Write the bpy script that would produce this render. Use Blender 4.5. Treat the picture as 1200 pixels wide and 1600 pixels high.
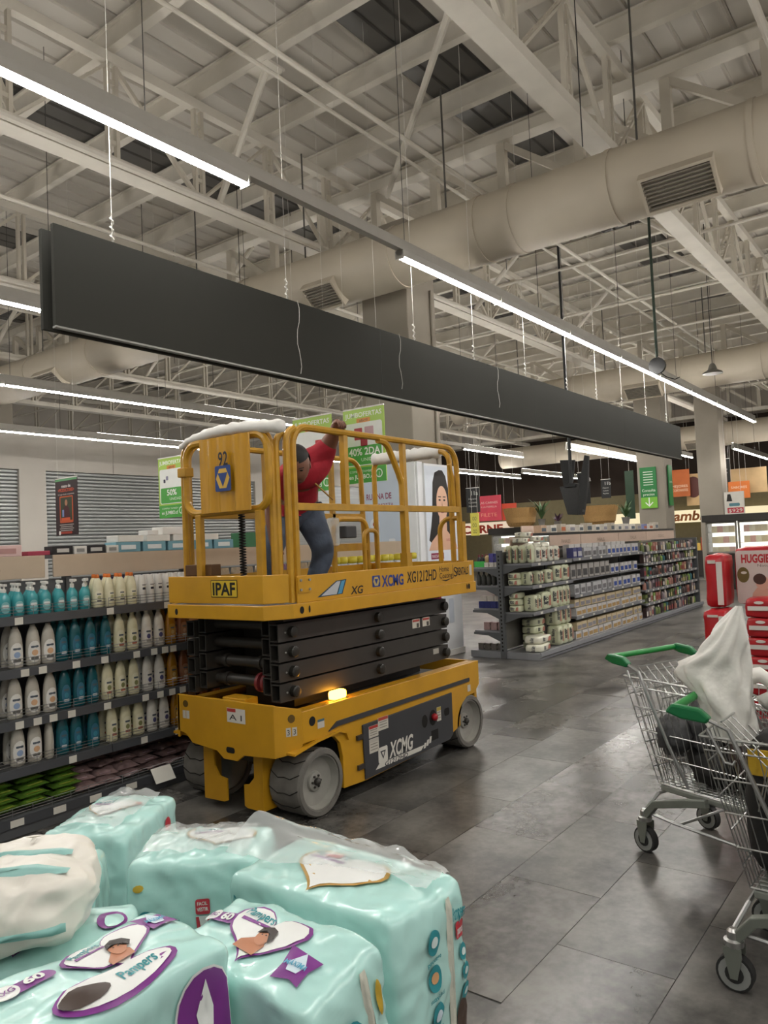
import bpy, bmesh, math, random
from mathutils import Vector, Matrix, noise
for o in list(bpy.data.objects): bpy.data.objects.remove(o)
S = bpy.context.scene
COL = S.collection
# ------------------------------------------------------------------ camera
YAW, PITCH, ROLL, FPX = math.radians(37.08), math.radians(2.4), math.radians(-2.53), 1190.4
CAMP = Vector((0, 0, 1.6))
fw = Vector((math.cos(YAW)*math.cos(PITCH), math.sin(YAW)*math.cos(PITCH), math.sin(PITCH)))
rt = Vector((math.sin(YAW), -math.cos(YAW), 0)); up = rt.cross(fw)
r2 = math.cos(ROLL)*rt + math.sin(ROLL)*up; u2 = -math.sin(ROLL)*rt + math.cos(ROLL)*up
cd = bpy.data.cameras.new('camera'); cam = bpy.data.objects.new('camera', cd); COL.objects.link(cam)
mw = Matrix((r2, u2, -fw)).transposed().to_4x4(); mw.translation = CAMP; cam.matrix_world = mw
cd.sensor_fit = 'VERTICAL'; cd.sensor_height = 36.0; cd.lens = FPX/1600*36; cd.clip_end = 200
S.camera = cam
# ------------------------------------------------------------------ world, exposure
W = bpy.data.worlds.new('world'); S.world = W; W.use_nodes = True
bg = W.node_tree.nodes['Background']; bg.inputs[0].default_value = (1, .95, .88, 1); bg.inputs[1].default_value = 0.3
S.view_settings.view_transform = 'Standard'; S.view_settings.look = 'None'; S.view_settings.gamma = 1
S.view_settings.exposure = 0.12; S.view_settings.use_curve_mapping = False
LAMP_DOWN, ADDED_UP = 72.0, 30.0  # second value: strength of the added upward roof fill
# ------------------------------------------------------------------ helpers
R = random.Random(7)
def lin(c):
    if isinstance(c, str):
        c = c.lstrip('#'); c = [int(c[i:i+2], 16)/255 for i in (0, 2, 4)]
    return tuple(((v+.055)/1.055)**2.4 if v > .04045 else v/12.92 for v in c[:3])
MATS = {}
def mat(name, col, rough=.5, metal=0., var=.08, scale=9., bump=0., bscale=40., emit=0., alpha=1., trans=0., coat=0., stretch=None):
    if name in MATS: return MATS[name]
    m = bpy.data.materials.new(name); m.use_nodes = True; MATS[name] = m
    nt = m.node_tree; P = nt.nodes['Principled BSDF']; c = lin(col)
    P.inputs['Roughness'].default_value = rough; P.inputs['Metallic'].default_value = metal
    P.inputs['Alpha'].default_value = alpha; P.inputs['Transmission Weight'].default_value = trans
    P.inputs['Coat Weight'].default_value = coat
    P.inputs['Base Color'].default_value = (*c, 1)
    if var > 0 or bump > 0:
        tc = nt.nodes.new('ShaderNodeTexCoord'); src = tc.outputs['Object']
        if stretch:
            mp = nt.nodes.new('ShaderNodeMapping'); mp.inputs['Scale'].default_value = stretch
            nt.links.new(src, mp.inputs[0]); src = mp.outputs[0]
    if var > 0:
        n = nt.nodes.new('ShaderNodeTexNoise'); n.inputs['Scale'].default_value = scale; n.inputs['Detail'].default_value = 4
        nt.links.new(src, n.inputs['Vector'])
        rp = nt.nodes.new('ShaderNodeValToRGB')
        rp.color_ramp.elements[0].position = .3; rp.color_ramp.elements[1].position = .7
        rp.color_ramp.elements[0].color = (*[v*(1-var) for v in c], 1)
        rp.color_ramp.elements[1].color = (*[min(1, v*(1+var)) for v in c], 1)
        nt.links.new(n.outputs['Fac'], rp.inputs[0]); nt.links.new(rp.outputs[0], P.inputs['Base Color'])
    if bump > 0:
        n = nt.nodes.new('ShaderNodeTexNoise'); n.inputs['Scale'].default_value = bscale; n.inputs['Detail'].default_value = 3
        nt.links.new(src, n.inputs['Vector'])
        b = nt.nodes.new('ShaderNodeBump'); b.inputs['Strength'].default_value = bump; b.inputs['Distance'].default_value = .02
        nt.links.new(n.outputs['Fac'], b.inputs['Height']); nt.links.new(b.outputs[0], P.inputs['Normal'])
    if emit > 0:
        P.inputs['Emission Color'].default_value = (*c, 1); P.inputs['Emission Strength'].default_value = emit
    return m
def hx(c):                                   # flat print ink of a given colour
    return mat('ink_'+c.lstrip('#'), c, .45, var=.03)
class B:
    def __init__(s): s.v = []; s.f = []
    def add(s, vs, fs):
        o = len(s.v); s.v += [tuple(v) for v in vs]; s.f += [tuple(i+o for i in f) for f in fs]; return s
    def box(s, x0, x1, y0, y1, z0, z1):
        return s.add([(x0,y0,z0),(x1,y0,z0),(x1,y1,z0),(x0,y1,z0),(x0,y0,z1),(x1,y0,z1),(x1,y1,z1),(x0,y1,z1)],
            [(0,3,2,1),(4,5,6,7),(0,1,5,4),(1,2,6,5),(2,3,7,6),(3,0,4,7)])
    def bar(s, p, q, w, h=None, upv=(0,0,1)):
        p, q = Vector(p), Vector(q); d = (q-p).normalized(); h = w if h is None else h
        a = d.cross(Vector(upv))
        if a.length < 1e-4: a = d.cross(Vector((1,0,0)))
        a.normalize(); b = a.cross(d); a = a*w/2; b = b*h/2
        vs = [p-a-b, p+a-b, p+a+b, p-a+b, q-a-b, q+a-b, q+a+b, q-a+b]
        return s.add(vs, [(0,1,2,3),(7,6,5,4),(0,4,5,1),(1,5,6,2),(2,6,7,3),(3,7,4,0)])
    def path(s, pts, r, n=8, closed=False, rs=None, sq=False, caps=True):
        pts = [Vector(p) for p in pts]; N = len(pts); rings = []
        t0 = (pts[1]-pts[0]).normalized(); a = t0.cross(Vector((0,0,1)))
        if a.length < 1e-3: a = t0.cross(Vector((0,1,0)))
        a.normalize(); prev = t0
        for i, p in enumerate(pts):
            if closed: t = (pts[(i+1) % N]-pts[i-1])
            else: t = (pts[min(i+1, N-1)]-pts[max(i-1, 0)])
            t.normalize(); q = prev.rotation_difference(t); a = q @ a; a = (a - t*a.dot(t)).normalized(); prev = t
            b = t.cross(a); rr = rs[i] if rs else r
            if sq: ring = [p+(a*cx+b*cy)*rr for cx, cy in ((-1,-1),(1,-1),(1,1),(-1,1))]
            else: ring = [p+(a*math.cos(2*math.pi*k/n)+b*math.sin(2*math.pi*k/n))*rr for k in range(n)]
            rings.append(ring)
        n = len(rings[0]); vs = [v for g in rings for v in g]; fs = []
        for i in range(N if closed else N-1):
            for k in range(n):
                j = (i+1) % N; fs.append((i*n+k, i*n+(k+1) % n, j*n+(k+1) % n, j*n+k))
        if not closed and caps: fs += [tuple(range(n))[::-1], tuple((N-1)*n+k for k in range(n))]
        return s.add(vs, fs)
    def tube(s, p, q, r, n=8, r2=None): return s.path([p, q], r, n, rs=[r, r if r2 is None else r2])
    def lathe(s, prof, n=16, c=(0,0,0), sx=1., sy=1.):
        vs = []; fs = []
        for (r, z) in prof:
            for k in range(n):
                t = 2*math.pi*k/n; vs.append((c[0]+r*sx*math.cos(t), c[1]+r*sy*math.sin(t), c[2]+z))
        for i in range(len(prof)-1):
            for k in range(n): fs.append((i*n+k, i*n+(k+1) % n, (i+1)*n+(k+1) % n, (i+1)*n+k))
        fs += [tuple(range(n))[::-1], tuple((len(prof)-1)*n+k for k in range(n))]
        return s.add(vs, fs)
    def prism(s, pts, M, d0, d1):
        """2-D outline pts, M(u,v,d)->3-D, extruded between depths d0 and d1."""
        n = len(pts); vs = [M(u, v, d0) for u, v in pts]+[M(u, v, d1) for u, v in pts]
        return s.add(vs, [tuple(range(n))[::-1], tuple(range(n, 2*n))]+[(i, (i+1) % n, n+(i+1) % n, n+i) for i in range(n)])
    def xf(s, fn): s.v = [tuple(fn(Vector(v))) for v in s.v]; return s
def mkmesh(name, b, m, smooth=False, fix=True):
    me = bpy.data.meshes.new(name); me.from_pydata(b.v, [], b.f)
    if fix:
        bm = bmesh.new(); bm.from_mesh(me); bmesh.ops.recalc_face_normals(bm, faces=bm.faces); bm.to_mesh(me); bm.free()
    if m: me.materials.append(m)
    if smooth is True: me.shade_smooth()
    elif smooth: 
        me.shade_smooth(); me.set_sharp_from_angle(angle=math.radians(smooth))
    me.update(); return me
def link(name, me, parent=None, loc=(0,0,0), rz=0):
    o = bpy.data.objects.new(name, me); COL.objects.link(o); o.parent = parent; o.location = loc; o.rotation_euler = (0, 0, rz); return o
def part(name, b, m, parent, smooth=False, label=None, loc=(0,0,0), rz=0, bevel=0, kind=None):
    o = link(name, mkmesh(name, b, m, smooth), parent, loc, rz)
    if label: o['label'] = label
    if kind: o['kind'] = kind
    if bevel: bev(o, bevel)
    return o
def bev(o, w, seg=2):
    d = o.modifiers.new('bevel', 'BEVEL'); d.width = w; d.segments = seg; d.limit_method = 'ANGLE'; d.angle_limit = .6
def tag(o, label, cat, group=None, kind=None):
    o['label'] = label; o['category'] = cat
    if group: o['group'] = group
    if kind: o['kind'] = kind
    return o
def thing(name, label, cat, loc=(0,0,0), rz=0, group=None):
    o = bpy.data.objects.new(name, None); COL.objects.link(o); o.location = loc; o.rotation_euler = (0,0,rz); o.empty_display_size = .1
    return tag(o, label, cat, group)
def solo(name, b, m, label, cat, loc=(0,0,0), rz=0, group=None, smooth=False, bevel=0):
    o = link(name, mkmesh(name, b, m, smooth), None, loc, rz)
    if bevel: bev(o, bevel)
    return tag(o, label, cat, group)
def struct(name, b, m, label=None, smooth=False):
    o = link(name, mkmesh(name, b, m, smooth)); o['kind'] = 'structure'
    if label: o['label'] = label
    return o
def dup(o, loc=None, rz=None, label=None, group=None, parent=None):
    c = o.copy(); COL.objects.link(c); c.parent = parent
    if loc is not None: c.location = loc
    if rz is not None: c.rotation_euler = (0, 0, rz)
    if label: c['label'] = label
    if group: c['group'] = group
    for ch in o.children:
        d = dup(ch, parent=c)
    return c
# flat lettering: returns (verts, faces) in 2-D, centred, of the given cap height
TXT = {}
def text2d(s, h=1., w=None, align='c', shear=0., bold=0.):
    key = (s, shear, bold)
    if key not in TXT:
        cu = bpy.data.curves.new('t', 'FONT'); cu.body = s; cu.size = 1; cu.shear = shear; cu.offset = bold; cu.resolution_u = 3
        ob = bpy.data.objects.new('t', cu)
        me = bpy.data.meshes.new_from_object(ob)
        vs = [(v.co.x, v.co.y) for v in me.vertices]; fs = [tuple(p.vertices) for p in me.polygons]
        bpy.data.objects.remove(ob); bpy.data.curves.remove(cu); bpy.data.meshes.remove(me); TXT[key] = (vs, fs)
    vs, fs = TXT[key]
    xs = [v[0] for v in vs]; x0, x1 = min(xs), max(xs); k = h/.72; kx = k if w is None else w/(x1-x0)
    ox = {'c': (x0+x1)/2, 'l': x0, 'r': x1}[align]
    return [((x-ox)*kx, (y-.36)*k) for x, y in vs], fs
def decal(name, vs, fs, M, m, parent, label=None):
    """M(u,v) -> local 3-D point on the carrying surface"""
    b = B(); b.add([M(u, v) for u, v in vs], fs)
    return part(name, b, m, parent, label=label)
def ell(cx, cy, rx, ry, n=20, a0=0): return [(cx+rx*math.cos(a0+2*math.pi*k/n), cy+ry*math.sin(a0+2*math.pi*k/n)) for k in range(n)]
def rct(cx, cy, w, h, r=0., n=4):
    if r <= 0: return [(cx-w/2,cy-h/2),(cx+w/2,cy-h/2),(cx+w/2,cy+h/2),(cx-w/2,cy+h/2)]
    o = []
    for (sx, sy, a) in ((1,1,0),(-1,1,90),(-1,-1,180),(1,-1,270)):
        for k in range(n+1):
            t = math.radians(a+90*k/n); o.append((cx+sx*(w/2-r)+r*math.cos(t), cy+sy*(h/2-r)+r*math.sin(t)))
    return o
def poly(name, pts, M, m, parent): return decal(name, pts, [tuple(range(len(pts)))], M, m, parent)
def word(name, s, cx, cy, h, M, m, parent, w=None, align='c', shear=0., bold=0., rot=0.):
    vs, fs = text2d(s, h, w, align, shear, bold); c, sn = math.cos(rot), math.sin(rot)
    return decal(name, [(cx+x*c-y*sn, cy+x*sn+y*c) for x, y in vs], fs, M, m, parent)
ORD = ['first','second','third','fourth','fifth','sixth','seventh','eighth','ninth','tenth','eleventh','twelfth','thirteenth','fourteenth','fifteenth','sixteenth','seventeenth','eighteenth','nineteenth','twentieth']
def rodpts(p, q): return [p, q]
# ------------------------------------------------------------------ materials of the shell
m_deck = mat('roof_sheet', '#c9c4bb', .6, var=.05, scale=1.2)
m_steel = mat('cream_steel', '#c9c2b4', .55, var=.06, scale=3)
m_steel2 = mat('pale_steel', '#d6d0c4', .5, var=.06, scale=3)
m_dim = mat('skylight_sheet', '#55534f', .35, var=.1, scale=2)
m_duct = mat('painted_duct', '#bdb3a1', .55, var=.06, scale=1.5, bump=.03, bscale=6)
m_dark = mat('dark_metal', '#2b2b2a', .5, var=.1)
m_col = mat('column_paint', '#938b7f', .75, var=.05, scale=2)
m_band = mat('fascia_paint', '#c4beb5', .75, var=.04, scale=1)
m_brown = mat('dark_brown_wall', '#2c2119', .85, var=.1, scale=1)
m_shutter = mat('shutter_steel', '#9b9d9c', .38, metal=.55, var=.14, scale=1.6, stretch=(.35, 1, 9))
# floor: grey stone-look vinyl, worn gloss
def floor_mat():
    m = bpy.data.materials.new('vinyl_floor'); m.use_nodes = True; nt = m.node_tree; P = nt.nodes['Principled BSDF']
    g = nt.nodes.new('ShaderNodeNewGeometry'); oi = nt.nodes.new('ShaderNodeObjectInfo')
    ml = nt.nodes.new('ShaderNodeVectorMath'); ml.operation = 'MULTIPLY_ADD'; ml.inputs[1].default_value = (1, 1, 1)
    cb_ = nt.nodes.new('ShaderNodeCombineXYZ'); mu = nt.nodes.new('ShaderNodeMath'); mu.operation = 'MULTIPLY'; mu.inputs[1].default_value = 37.
    nt.links.new(oi.outputs['Random'], mu.inputs[0]); nt.links.new(mu.outputs[0], cb_.inputs[2])
    nt.links.new(g.outputs['Position'], ml.inputs[0]); nt.links.new(cb_.outputs[0], ml.inputs[2])
    def nz(sc, det, ro):
        n = nt.nodes.new('ShaderNodeTexNoise'); n.inputs['Scale'].default_value = sc; n.inputs['Detail'].default_value = det; n.inputs['Roughness'].default_value = ro
        nt.links.new(ml.outputs[0], n.inputs['Vector']); return n
    n1, n2 = nz(2.4, 5, .6), nz(22, 5, .65)
    mx = nt.nodes.new('ShaderNodeMath'); mx.operation = 'MULTIPLY_ADD'; mx.inputs[1].default_value = .35
    nt.links.new(n2.outputs[0], mx.inputs[0]); nt.links.new(n1.outputs[0], mx.inputs[2])
    rp = nt.nodes.new('ShaderNodeMix'); rp.data_type = 'RGBA'
    mr = nt.nodes.new('ShaderNodeMapRange'); mr.interpolation_type = 'SMOOTHSTEP'; mr.inputs['From Min'].default_value = .42; mr.inputs['From Max'].default_value = .95
    nt.links.new(mx.outputs[0], mr.inputs[0]); nt.links.new(mr.outputs[0], rp.inputs[0])
    rp.inputs[6].default_value = (*lin('#2e2d2c'), 1); rp.inputs[7].default_value = (*lin('#76736e'), 1)
    nt.links.new(rp.outputs[2], P.inputs['Base Color'])
    rr = nt.nodes.new('ShaderNodeMapRange'); rr.inputs['From Min'].default_value = 0; rr.inputs['From Max'].default_value = 1
    rr.inputs['To Min'].default_value = .23; rr.inputs['To Max'].default_value = .31
    nt.links.new(oi.outputs['Random'], rr.inputs[0]); nt.links.new(rr.outputs[0], P.inputs['Roughness'])
    return m
m_floor = floor_mat()
# ------------------------------------------------------------------ floor
fl = struct('floor', B().box(-4, 34, -8, 22, -.1, -.004), m_floor, 'dark grey stone-look vinyl floor of the shop')
tm = mkmesh('floor_tile', B().box(.0015, .9085, .0015, .4535, -.006, 0), m_floor)
nt_ = 0
for j in range(-2, 11):
    for i in range(0, 25):
        x = 1.9+.91*i+(.455 if j % 2 else 0); y = .455*j
        lim = 11.5 if j < 8 else 7
        if x > lim or y < -.05-.0*x or (x < 3 and y > 4.1): continue
        if y < x*.14-.5: continue
        link('floor_tile', tm, fl, (x, y, 0)); nt_ += 1
# ------------------------------------------------------------------ walls
wl = struct('wall_left', B().box(-2, 31, 20, 20.3, 4.03, 5.15), m_band, 'pale fascia band above the closed roller shutters')
part('shutter_backing', B().box(-2, 31, 20.12, 20.2, 0, 4.05), m_dark, wl)
slat = mkmesh('shutter_slat', B().add([(0,0,0),(0,-.028,.02),(0,-.034,.05),(0,-.028,.085),(0,0,.1),(1,0,0),(1,-.028,.02),(1,-.034,.05),(1,-.028,.085),(1,0,.1)],
      [(0,5,6,1),(1,6,7,2),(2,7,8,3),(3,8,9,4)]), m_shutter, smooth=25)
for (x0, x1) in ((4.2, 10.35), (11.1, 18.9), (19.6, 27.3)):
    for k in range(31 if x0 < 19 else 0):
        o = link('shutter_slat', slat, wl, (x0, 20.11, 4.03-.1*(k+1))); o.scale = (x1-x0, 1, .96)
    if x0 > 19: part('shutter_panel', B().box(x0, x1, 20.08, 20.12, 0, 4.03), m_shutter, wl)
for x in (3.45, 10.35, 18.9, 27.3): part('shutter_post', B().box(x, x+.75, 20.0, 20.2, 0, 4.03), m_band, wl)
for x in (9.0, 13.2, 17.4, 21.6): part('fascia_joint', B().box(x, x+.012, 19.994, 20.0, 4.03, 5.15), m_col, wl)
wf = struct('wall_back', B().box(33.6, 33.9, -8, 22, 0, 6.2), m_brown, 'dark brown rear wall of the shop')
part('olive_lower_wall', B().box(33.5, 33.6, -8, 22, 0, 3.3), mat('olive_wall', '#6d6449', .8, var=.06), wf)
# ------------------------------------------------------------------ roof
wu = struct('wall_left_upper', B().box(-4, 34, 26, 26.2, 4, 7.7), m_band, 'pale upper wall far behind the shutters')
struct('wall_back_upper', B().box(33.9, 34.1, -8, 26, 6.1, 7.7), m_band, 'pale strip of wall above the dark rear wall')
ce = struct('ceiling', B().box(-4, 34.5, -8, 26, 7.70, 7.78), m_deck, 'ribbed sheet metal roof on cream steel trusses')
def panel_mesh(m):
    b = B(); w = .9; prof = []
    for k in range(3):
        y = .3*k; prof += [(y+.003, 0), (y+.018, .028), (y+.045, .028), (y+.06, 0)]
    prof += [(w-.002, 0)]
    vs = [(x, y, .03-z if False else z) for x in (0, 38.5) for (y, z) in prof]; n = len(prof)
    b.add(vs, [(i, i+1, n+i+1, n+i) for i in range(n-1)]); return mkmesh('roof_panel', b, m, fix=False)
pm, ps = panel_mesh(m_deck), panel_mesh(m_dim)
for k in range(-8, 28):
    link('roof_panel', ps if k % 5 == 0 else pm, ce, (-4, .9*k, 7.66))
pb = B()
for z, w, t in ((7.62, .11, .025), (7.36, .11, .025)): pb.box(-w/2, w/2, -8, 26, z-t, z)
pb.box(-.012, .012, -8, 26, 7.36, 7.6)
pum = mkmesh('purlin', pb, m_steel2)
PX = [5.0+1.23*k for k in range(-6, 23)]
for x in PX: link('purlin', pum, ce, (x, 0, 0))
# trusses along the aisles
chb = B().box(-4, 33, -.055, .055, 7.18, 7.30).box(-4, 33, -.12, .12, 5.93, 6.05)
chm = mkmesh('truss_chord', chb, m_steel2)
vb = B()
for s in (-.055, .055): vb.box(s-.022, s+.022, -.03, .03, 6.05, 7.18)
for z in (6.25, 6.6, 6.95): vb.box(-.05, .05, -.02, .02, z, z+.05)
vm = mkmesh('truss_vertical', vb, m_steel)
db = B(); a, c = Vector((.06, 0, 6.07)), Vector((1.17, 0, 7.16))
for s in (-.045, .045): db.bar(a+Vector((0, s, 0)), c+Vector((0, s, 0)), .03, .03)
for k in range(1, 9):
    p = a.lerp(c, k/9); db.bar(p+Vector((0,-.045,0)), p+Vector((0,.045,0)), .03, .03)
dm = mkmesh('truss_diagonal', db, m_steel)
db2 = B().bar((.06,0,7.16), (1.17,0,6.07), .05, .05); dm2 = mkmesh('truss_brace', db2, m_steel)
allweb = B()
for x in PX:
    allweb.box(x-.07, x-.025, -.03, .03, 6.05, 7.18).box(x+.025, x+.07, -.03, .03, 6.05, 7.18)
    allweb.bar((x+.06, 0, 6.07), (x+1.17, 0, 7.16), .045, .045)
awm = mkmesh('truss_web', allweb, m_steel)
for yt in (-5.8, -1.4, 3.0, 7.4, 11.8, 16.2, 20.6, 25.0):
    t = link('roof_truss', chm, ce, (0, yt, 0))
    if yt in (3.0, 7.4):
        for k, x in enumerate(PX):
            if 3.5 < x < 20:
                link('truss_vertical', vm, t, (x, 0, 0)); link('truss_diagonal', dm if k % 2 else dm2, t, (x, 0, 0))
    else: link('truss_web', awm, t)
# heavy trusses across the aisles, above the ducts
pc = B().box(-.11, .11, -8, 26, 6.98, 7.12).box(-.11, .11, -8, 26, 6.02, 6.16)
pcm = mkmesh('girder_chord', pc, m_steel2)
pw = B(); y = -7.4
while y < 25:
    pw.box(-.05, .05, y-.06, y+.06, 6.16, 6.98); pw.bar((0, y+.05, 6.2), (0, y+1.05, 6.95), .08, .09); y += 1.1
pwm = mkmesh('girder_web', pw, m_steel)
for x in (-2.9, 9.25, 21.4, 31.5):
    t = link('roof_girder', pcm, ce, (x, 0, 0)); link('girder_web', pwm, t)
# extra pipes, conduits and slanted braces under the roof
cb = B()
for y, z, r in ((7.05, 5.86, .045), (7.75, 6.2, .03), (4.95, 6.35, .03), (1.2, 6.3, .04), (5.6, 6.7, .025), (11.4, 5.9, .045), (15.9, 5.9, .045), (9.6, 6.3, .03), (13.9, 6.3, .03)):
    part('roof_pipe', B().tube((-3, y, z), (31, y, z), r, 8), m_steel2, ce, smooth=40)
for x, z, r in ((8.75, 6.02, .025), (8.83, 5.95, .025), (8.91, 5.9, .025), (12.6, 6.3, .025), (15.2, 6.25, .03), (18.0, 6.3, .03), (24, 6.3, .03), (27, 6.3, .03)):
    part('roof_conduit', B().tube((x, -7, z), (x, 25, z), r, 6), m_steel2, ce, smooth=40)
br = [((6.4, 6.32, 7.34), (6.5, 7.35, 6.05)), ((6.96, 4.07, 7.34), (9.1, 6.55, 6.8)), ((3.9, 8.2, 7.34), (3.9, 7.45, 6.1)), ((12.4, 3.1, 6.1), (12.3, 4.6, 7.3)),
      ((12.9, 7.3, 6.1), (12.9, 5.9, 7.3)), ((15.4, 3.1, 6.1), (15.4, 4.5, 7.3)), ((17, 7.3, 6.1), (17, 6, 7.3)), ((9.2, 1.6, 6.2), (11.3, .2, 7.3)), ((13.2, 1.2, 6.2), (12.5, -1.2, 7.3))]
for k in range(14):
    x = 6+1.9*k; y = R.choice((11.8, 16.2, 11.8)); sgn = R.choice((-1, 1)); br.append(((x, y, 6.1), (x+.1, y+sgn*1.5, 7.3)))
for p, q in br: part('slanted_brace', B().tube(p, q, .045, 8), m_steel2, ce, smooth=40)
gp = B().box(6.25, 6.55, 6.15, 6.5, 7.33, 7.36); part('gusset_plate', gp, m_steel2, ce)
for k in range(26):
    x, y = 3.5+R.random()*20, 1+R.random()*14
    part('hanger_rod', B().tube((x, y, 7.6), (x, y, 5.2+R.random()*1.2), .006, 5), m_dark, ce)
# ------------------------------------------------------------------ columns
def column(x, y, w, d, ztop, label):
    c = struct('wall_column', B().box(x, x+w, y, y+d, 0, ztop), m_col, label); bev(c, .015); return c
C1 = (8.53, 5.89)
column(C1[0], C1[1], .7, .79, 6.1, 'grey square column behind the skin care display')
c2 = column(20.9, 6.3, .75, .72, 6.1, 'far grey column carrying the green price check sign')
c3 = column(25.2, 5.85, .72, .7, 6.1, 'grey column beside the freezer cabinets')
column(9.75, 20.45, .7, .8, 6.1, 'grey column in front of the shutters, at the left edge')
part('conduit', B().tube((9.1, 5.87, 2.6), (9.1, 5.87, 5.2), .02, 6).box(9.04, 9.16, 5.83, 5.89, 3.55, 3.68), m_col, bpy.data.objects['wall_column'])
# ------------------------------------------------------------------ ducts
m_grille = mat('grille_blades', '#8b857a', .5, var=.05)
def duct(x, z, r, y0, y1, grilles, label, seams):
    t = thing('air_duct', label, 'duct', (x, 0, z))
    prof = []; n = 28
    b = B()
    b.path([(0, y0, 0), (0, y1, 0)], r, n); part('duct_pipe', b, m_duct, t, smooth=40)
    for y in seams:
        part('duct_collar', B().path([(0, y-.03, 0), (0, y+.03, 0)], r+.012, n), m_duct, t, smooth=40)
    for (y, w) in grilles:
        a = Vector((-.66, 0, -.75)).normalized(); tn = Vector((0, 1, 0)); bt = a.cross(tn)     # faces down towards the aisle
        def P(u, v, d, y=y): return Vector((0, y, 0))+tn*u+bt*v+a*d
        h = .17
        g = B(); o1, o2 = r*.8, r*1.16
        for (u0, u1, v0, v1) in ((-w/2, w/2, -h-.03, -h), (-w/2, w/2, h, h+.03), (-w/2-.03, -w/2, -h-.03, h+.03), (w/2, w/2+.03, -h-.03, h+.03)):
            g.prism([(u0, v0), (u1, v0), (u1, v1), (u0, v1)], P, o1, o2)
        gr = part('grille_frame', g, m_duct, t)
        part('grille_back', B().prism([(-w/2, -h), (w/2, -h), (w/2, h), (-w/2, h)], P, o1, o1+.04), m_dark, gr)
        for k in range(8):
            v = -h+(k+.5)*2*h/8
            part('grille_blade', B().prism([(-w/2, v-.006), (w/2, v-.006), (w/2, v+.006), (-w/2, v+.006)], P, o2-.05, o2-.012), m_grille, gr)
    for y in [y0+1.3+2.4*k for k in range(int((y1-y0)/2.4))]:
        part('duct_hanger', B().tube((0, y, r), (0, y, 7.3-z), .012, 6), m_dim, t)
    return t
duct(8.05, 5.33, .39, -6, 22, [(2.03, .66), (6.75, .5), (13.8, .7)], 'nearest large round cream air duct crossing above the aisle', [1.35, 2.75, 3.9, 4.35, 5.6, 8.4, 10.4, 12.4, 14.6])
duct(18.6, 5.3, .40, -4, 11.3, [(5.9, .8), (2.2, .8)], 'second cream air duct, over the far end of the grey banner', [1, 3.3, 5, 7.7, 9.5])
duct(31.2, 5.25, .45, -4, 16.6, [(8, .8)], 'farthest cream air duct in front of the dark rear wall', [1, 4, 7, 10, 13])
# ------------------------------------------------------------------ linear lights
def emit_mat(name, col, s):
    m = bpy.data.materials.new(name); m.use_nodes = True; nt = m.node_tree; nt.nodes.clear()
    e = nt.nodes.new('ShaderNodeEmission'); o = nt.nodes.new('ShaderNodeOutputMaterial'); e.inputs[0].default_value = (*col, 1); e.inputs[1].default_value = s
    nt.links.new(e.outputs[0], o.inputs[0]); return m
m_lamp = emit_mat('led_diffuser', (1, .965, .91), LAMP_DOWN); m_addup = emit_mat('added_uplight_glow', (1, .95, .88), ADDED_UP*1.15)  # upward glow is an added fill for the roof
m_rail = mat('lamp_housing', '#b9b5ad', .45, var=.03)
SEG = 2.0
hb = B().add([(0,-.045,.06),(0,-.03,0),(0,.03,0),(0,.045,.06),(SEG,-.045,.06),(SEG,-.03,0),(SEG,.03,0),(SEG,.045,.06)], [(0,4,5,1),(1,5,6,2),(2,6,7,3),(3,7,4,0),(0,1,2,3),(4,7,6,5)]).xf(lambda v: Vector((v.x, v.y, v.z*.97)))
hm = mkmesh('lamp_housing', hb, m_rail)
d_b = B().add([(.015,-.03,-.001),(.015,-.024,-.022),(.015,.024,-.022),(.015,.03,-.001),(SEG-.015,-.03,-.001),(SEG-.015,-.024,-.022),(SEG-.015,.024,-.022),(SEG-.015,.03,-.001)],
      [(0,4,5,1),(1,5,6,2),(2,6,7,3),(3,7,4,0),(0,1,2,3),(4,7,6,5)])
d_m = mkmesh('lamp_diffuser', d_b, m_lamp)
u_m = mkmesh('added_uplight', B().box(.02, SEG-.02, -.02, .02, .161, .164), m_addup)  # unseen glowing strip, added on top of the rail to brighten the roof
cap_m = mkmesh('end_cap', B().box(-.0, .012, -.05, .05, -.03, .058), m_rail)
def lamp_row(y, x0, nseg, skip, name, z=4.4, ends=True, hang=3):
    t = thing('trunking_rail', 'long pale trunking rail of '+name, 'light rail', (x0, y, z), group=None)
    part('rail_channel', B().box(0, nseg*SEG, -.035, .035, .06, .16), m_rail, t)
    for k in range(0, nseg*2+1, hang):
        part('suspension_wire', B().tube((min(k*SEG/2+.1, nseg*SEG), 0, .16), (min(k*SEG/2+.1, nseg*SEG), 0, 7.5-z), .004, 4), m_dark, t)
    n = 0
    for k in [q for q in range(nseg) if not any(x0+q*SEG < h_ < x0+(q+1)*SEG or abs(x0+(q+.5)*SEG-h_) < 1.3 for h_ in (8.05, 18.6))]: link('added_uplight', u_m, t, (k*SEG, 0, 0))  # added roof fill, left out near the ducts to avoid bright spots
    for k in range(nseg):
        if k in skip: continue
        l = thing('linear_light', '%s LED batten of %s' % (ORD[n] if n < 20 else str(n), name), 'ceiling light', (x0+k*SEG, y, z), group='LED battens of '+name); n += 1
        link('lamp_housing', hm, l); link('lamp_diffuser', d_m, l)
        link('end_cap', cap_m, l, (0, 0, 0)); link('end_cap', cap_m, l, (SEG-.012, 0, 0))
lamp_row(4.21, 0.0, 11, {2}, 'the row above the grey banner')
lamp_row(8.1, -1.5, 16, {4, 5, 6}, 'the second row, over the left shelves')
lamp_row(12.0, 0.0, 12, {8, 9}, 'the third row, in front of the shutters')
lamp_row(16.35, .35, 16, {7, 8}, 'the row nearest the shutters')
lamp_row(.2, -2, 10, {3}, 'the row over the shopping carts')
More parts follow.
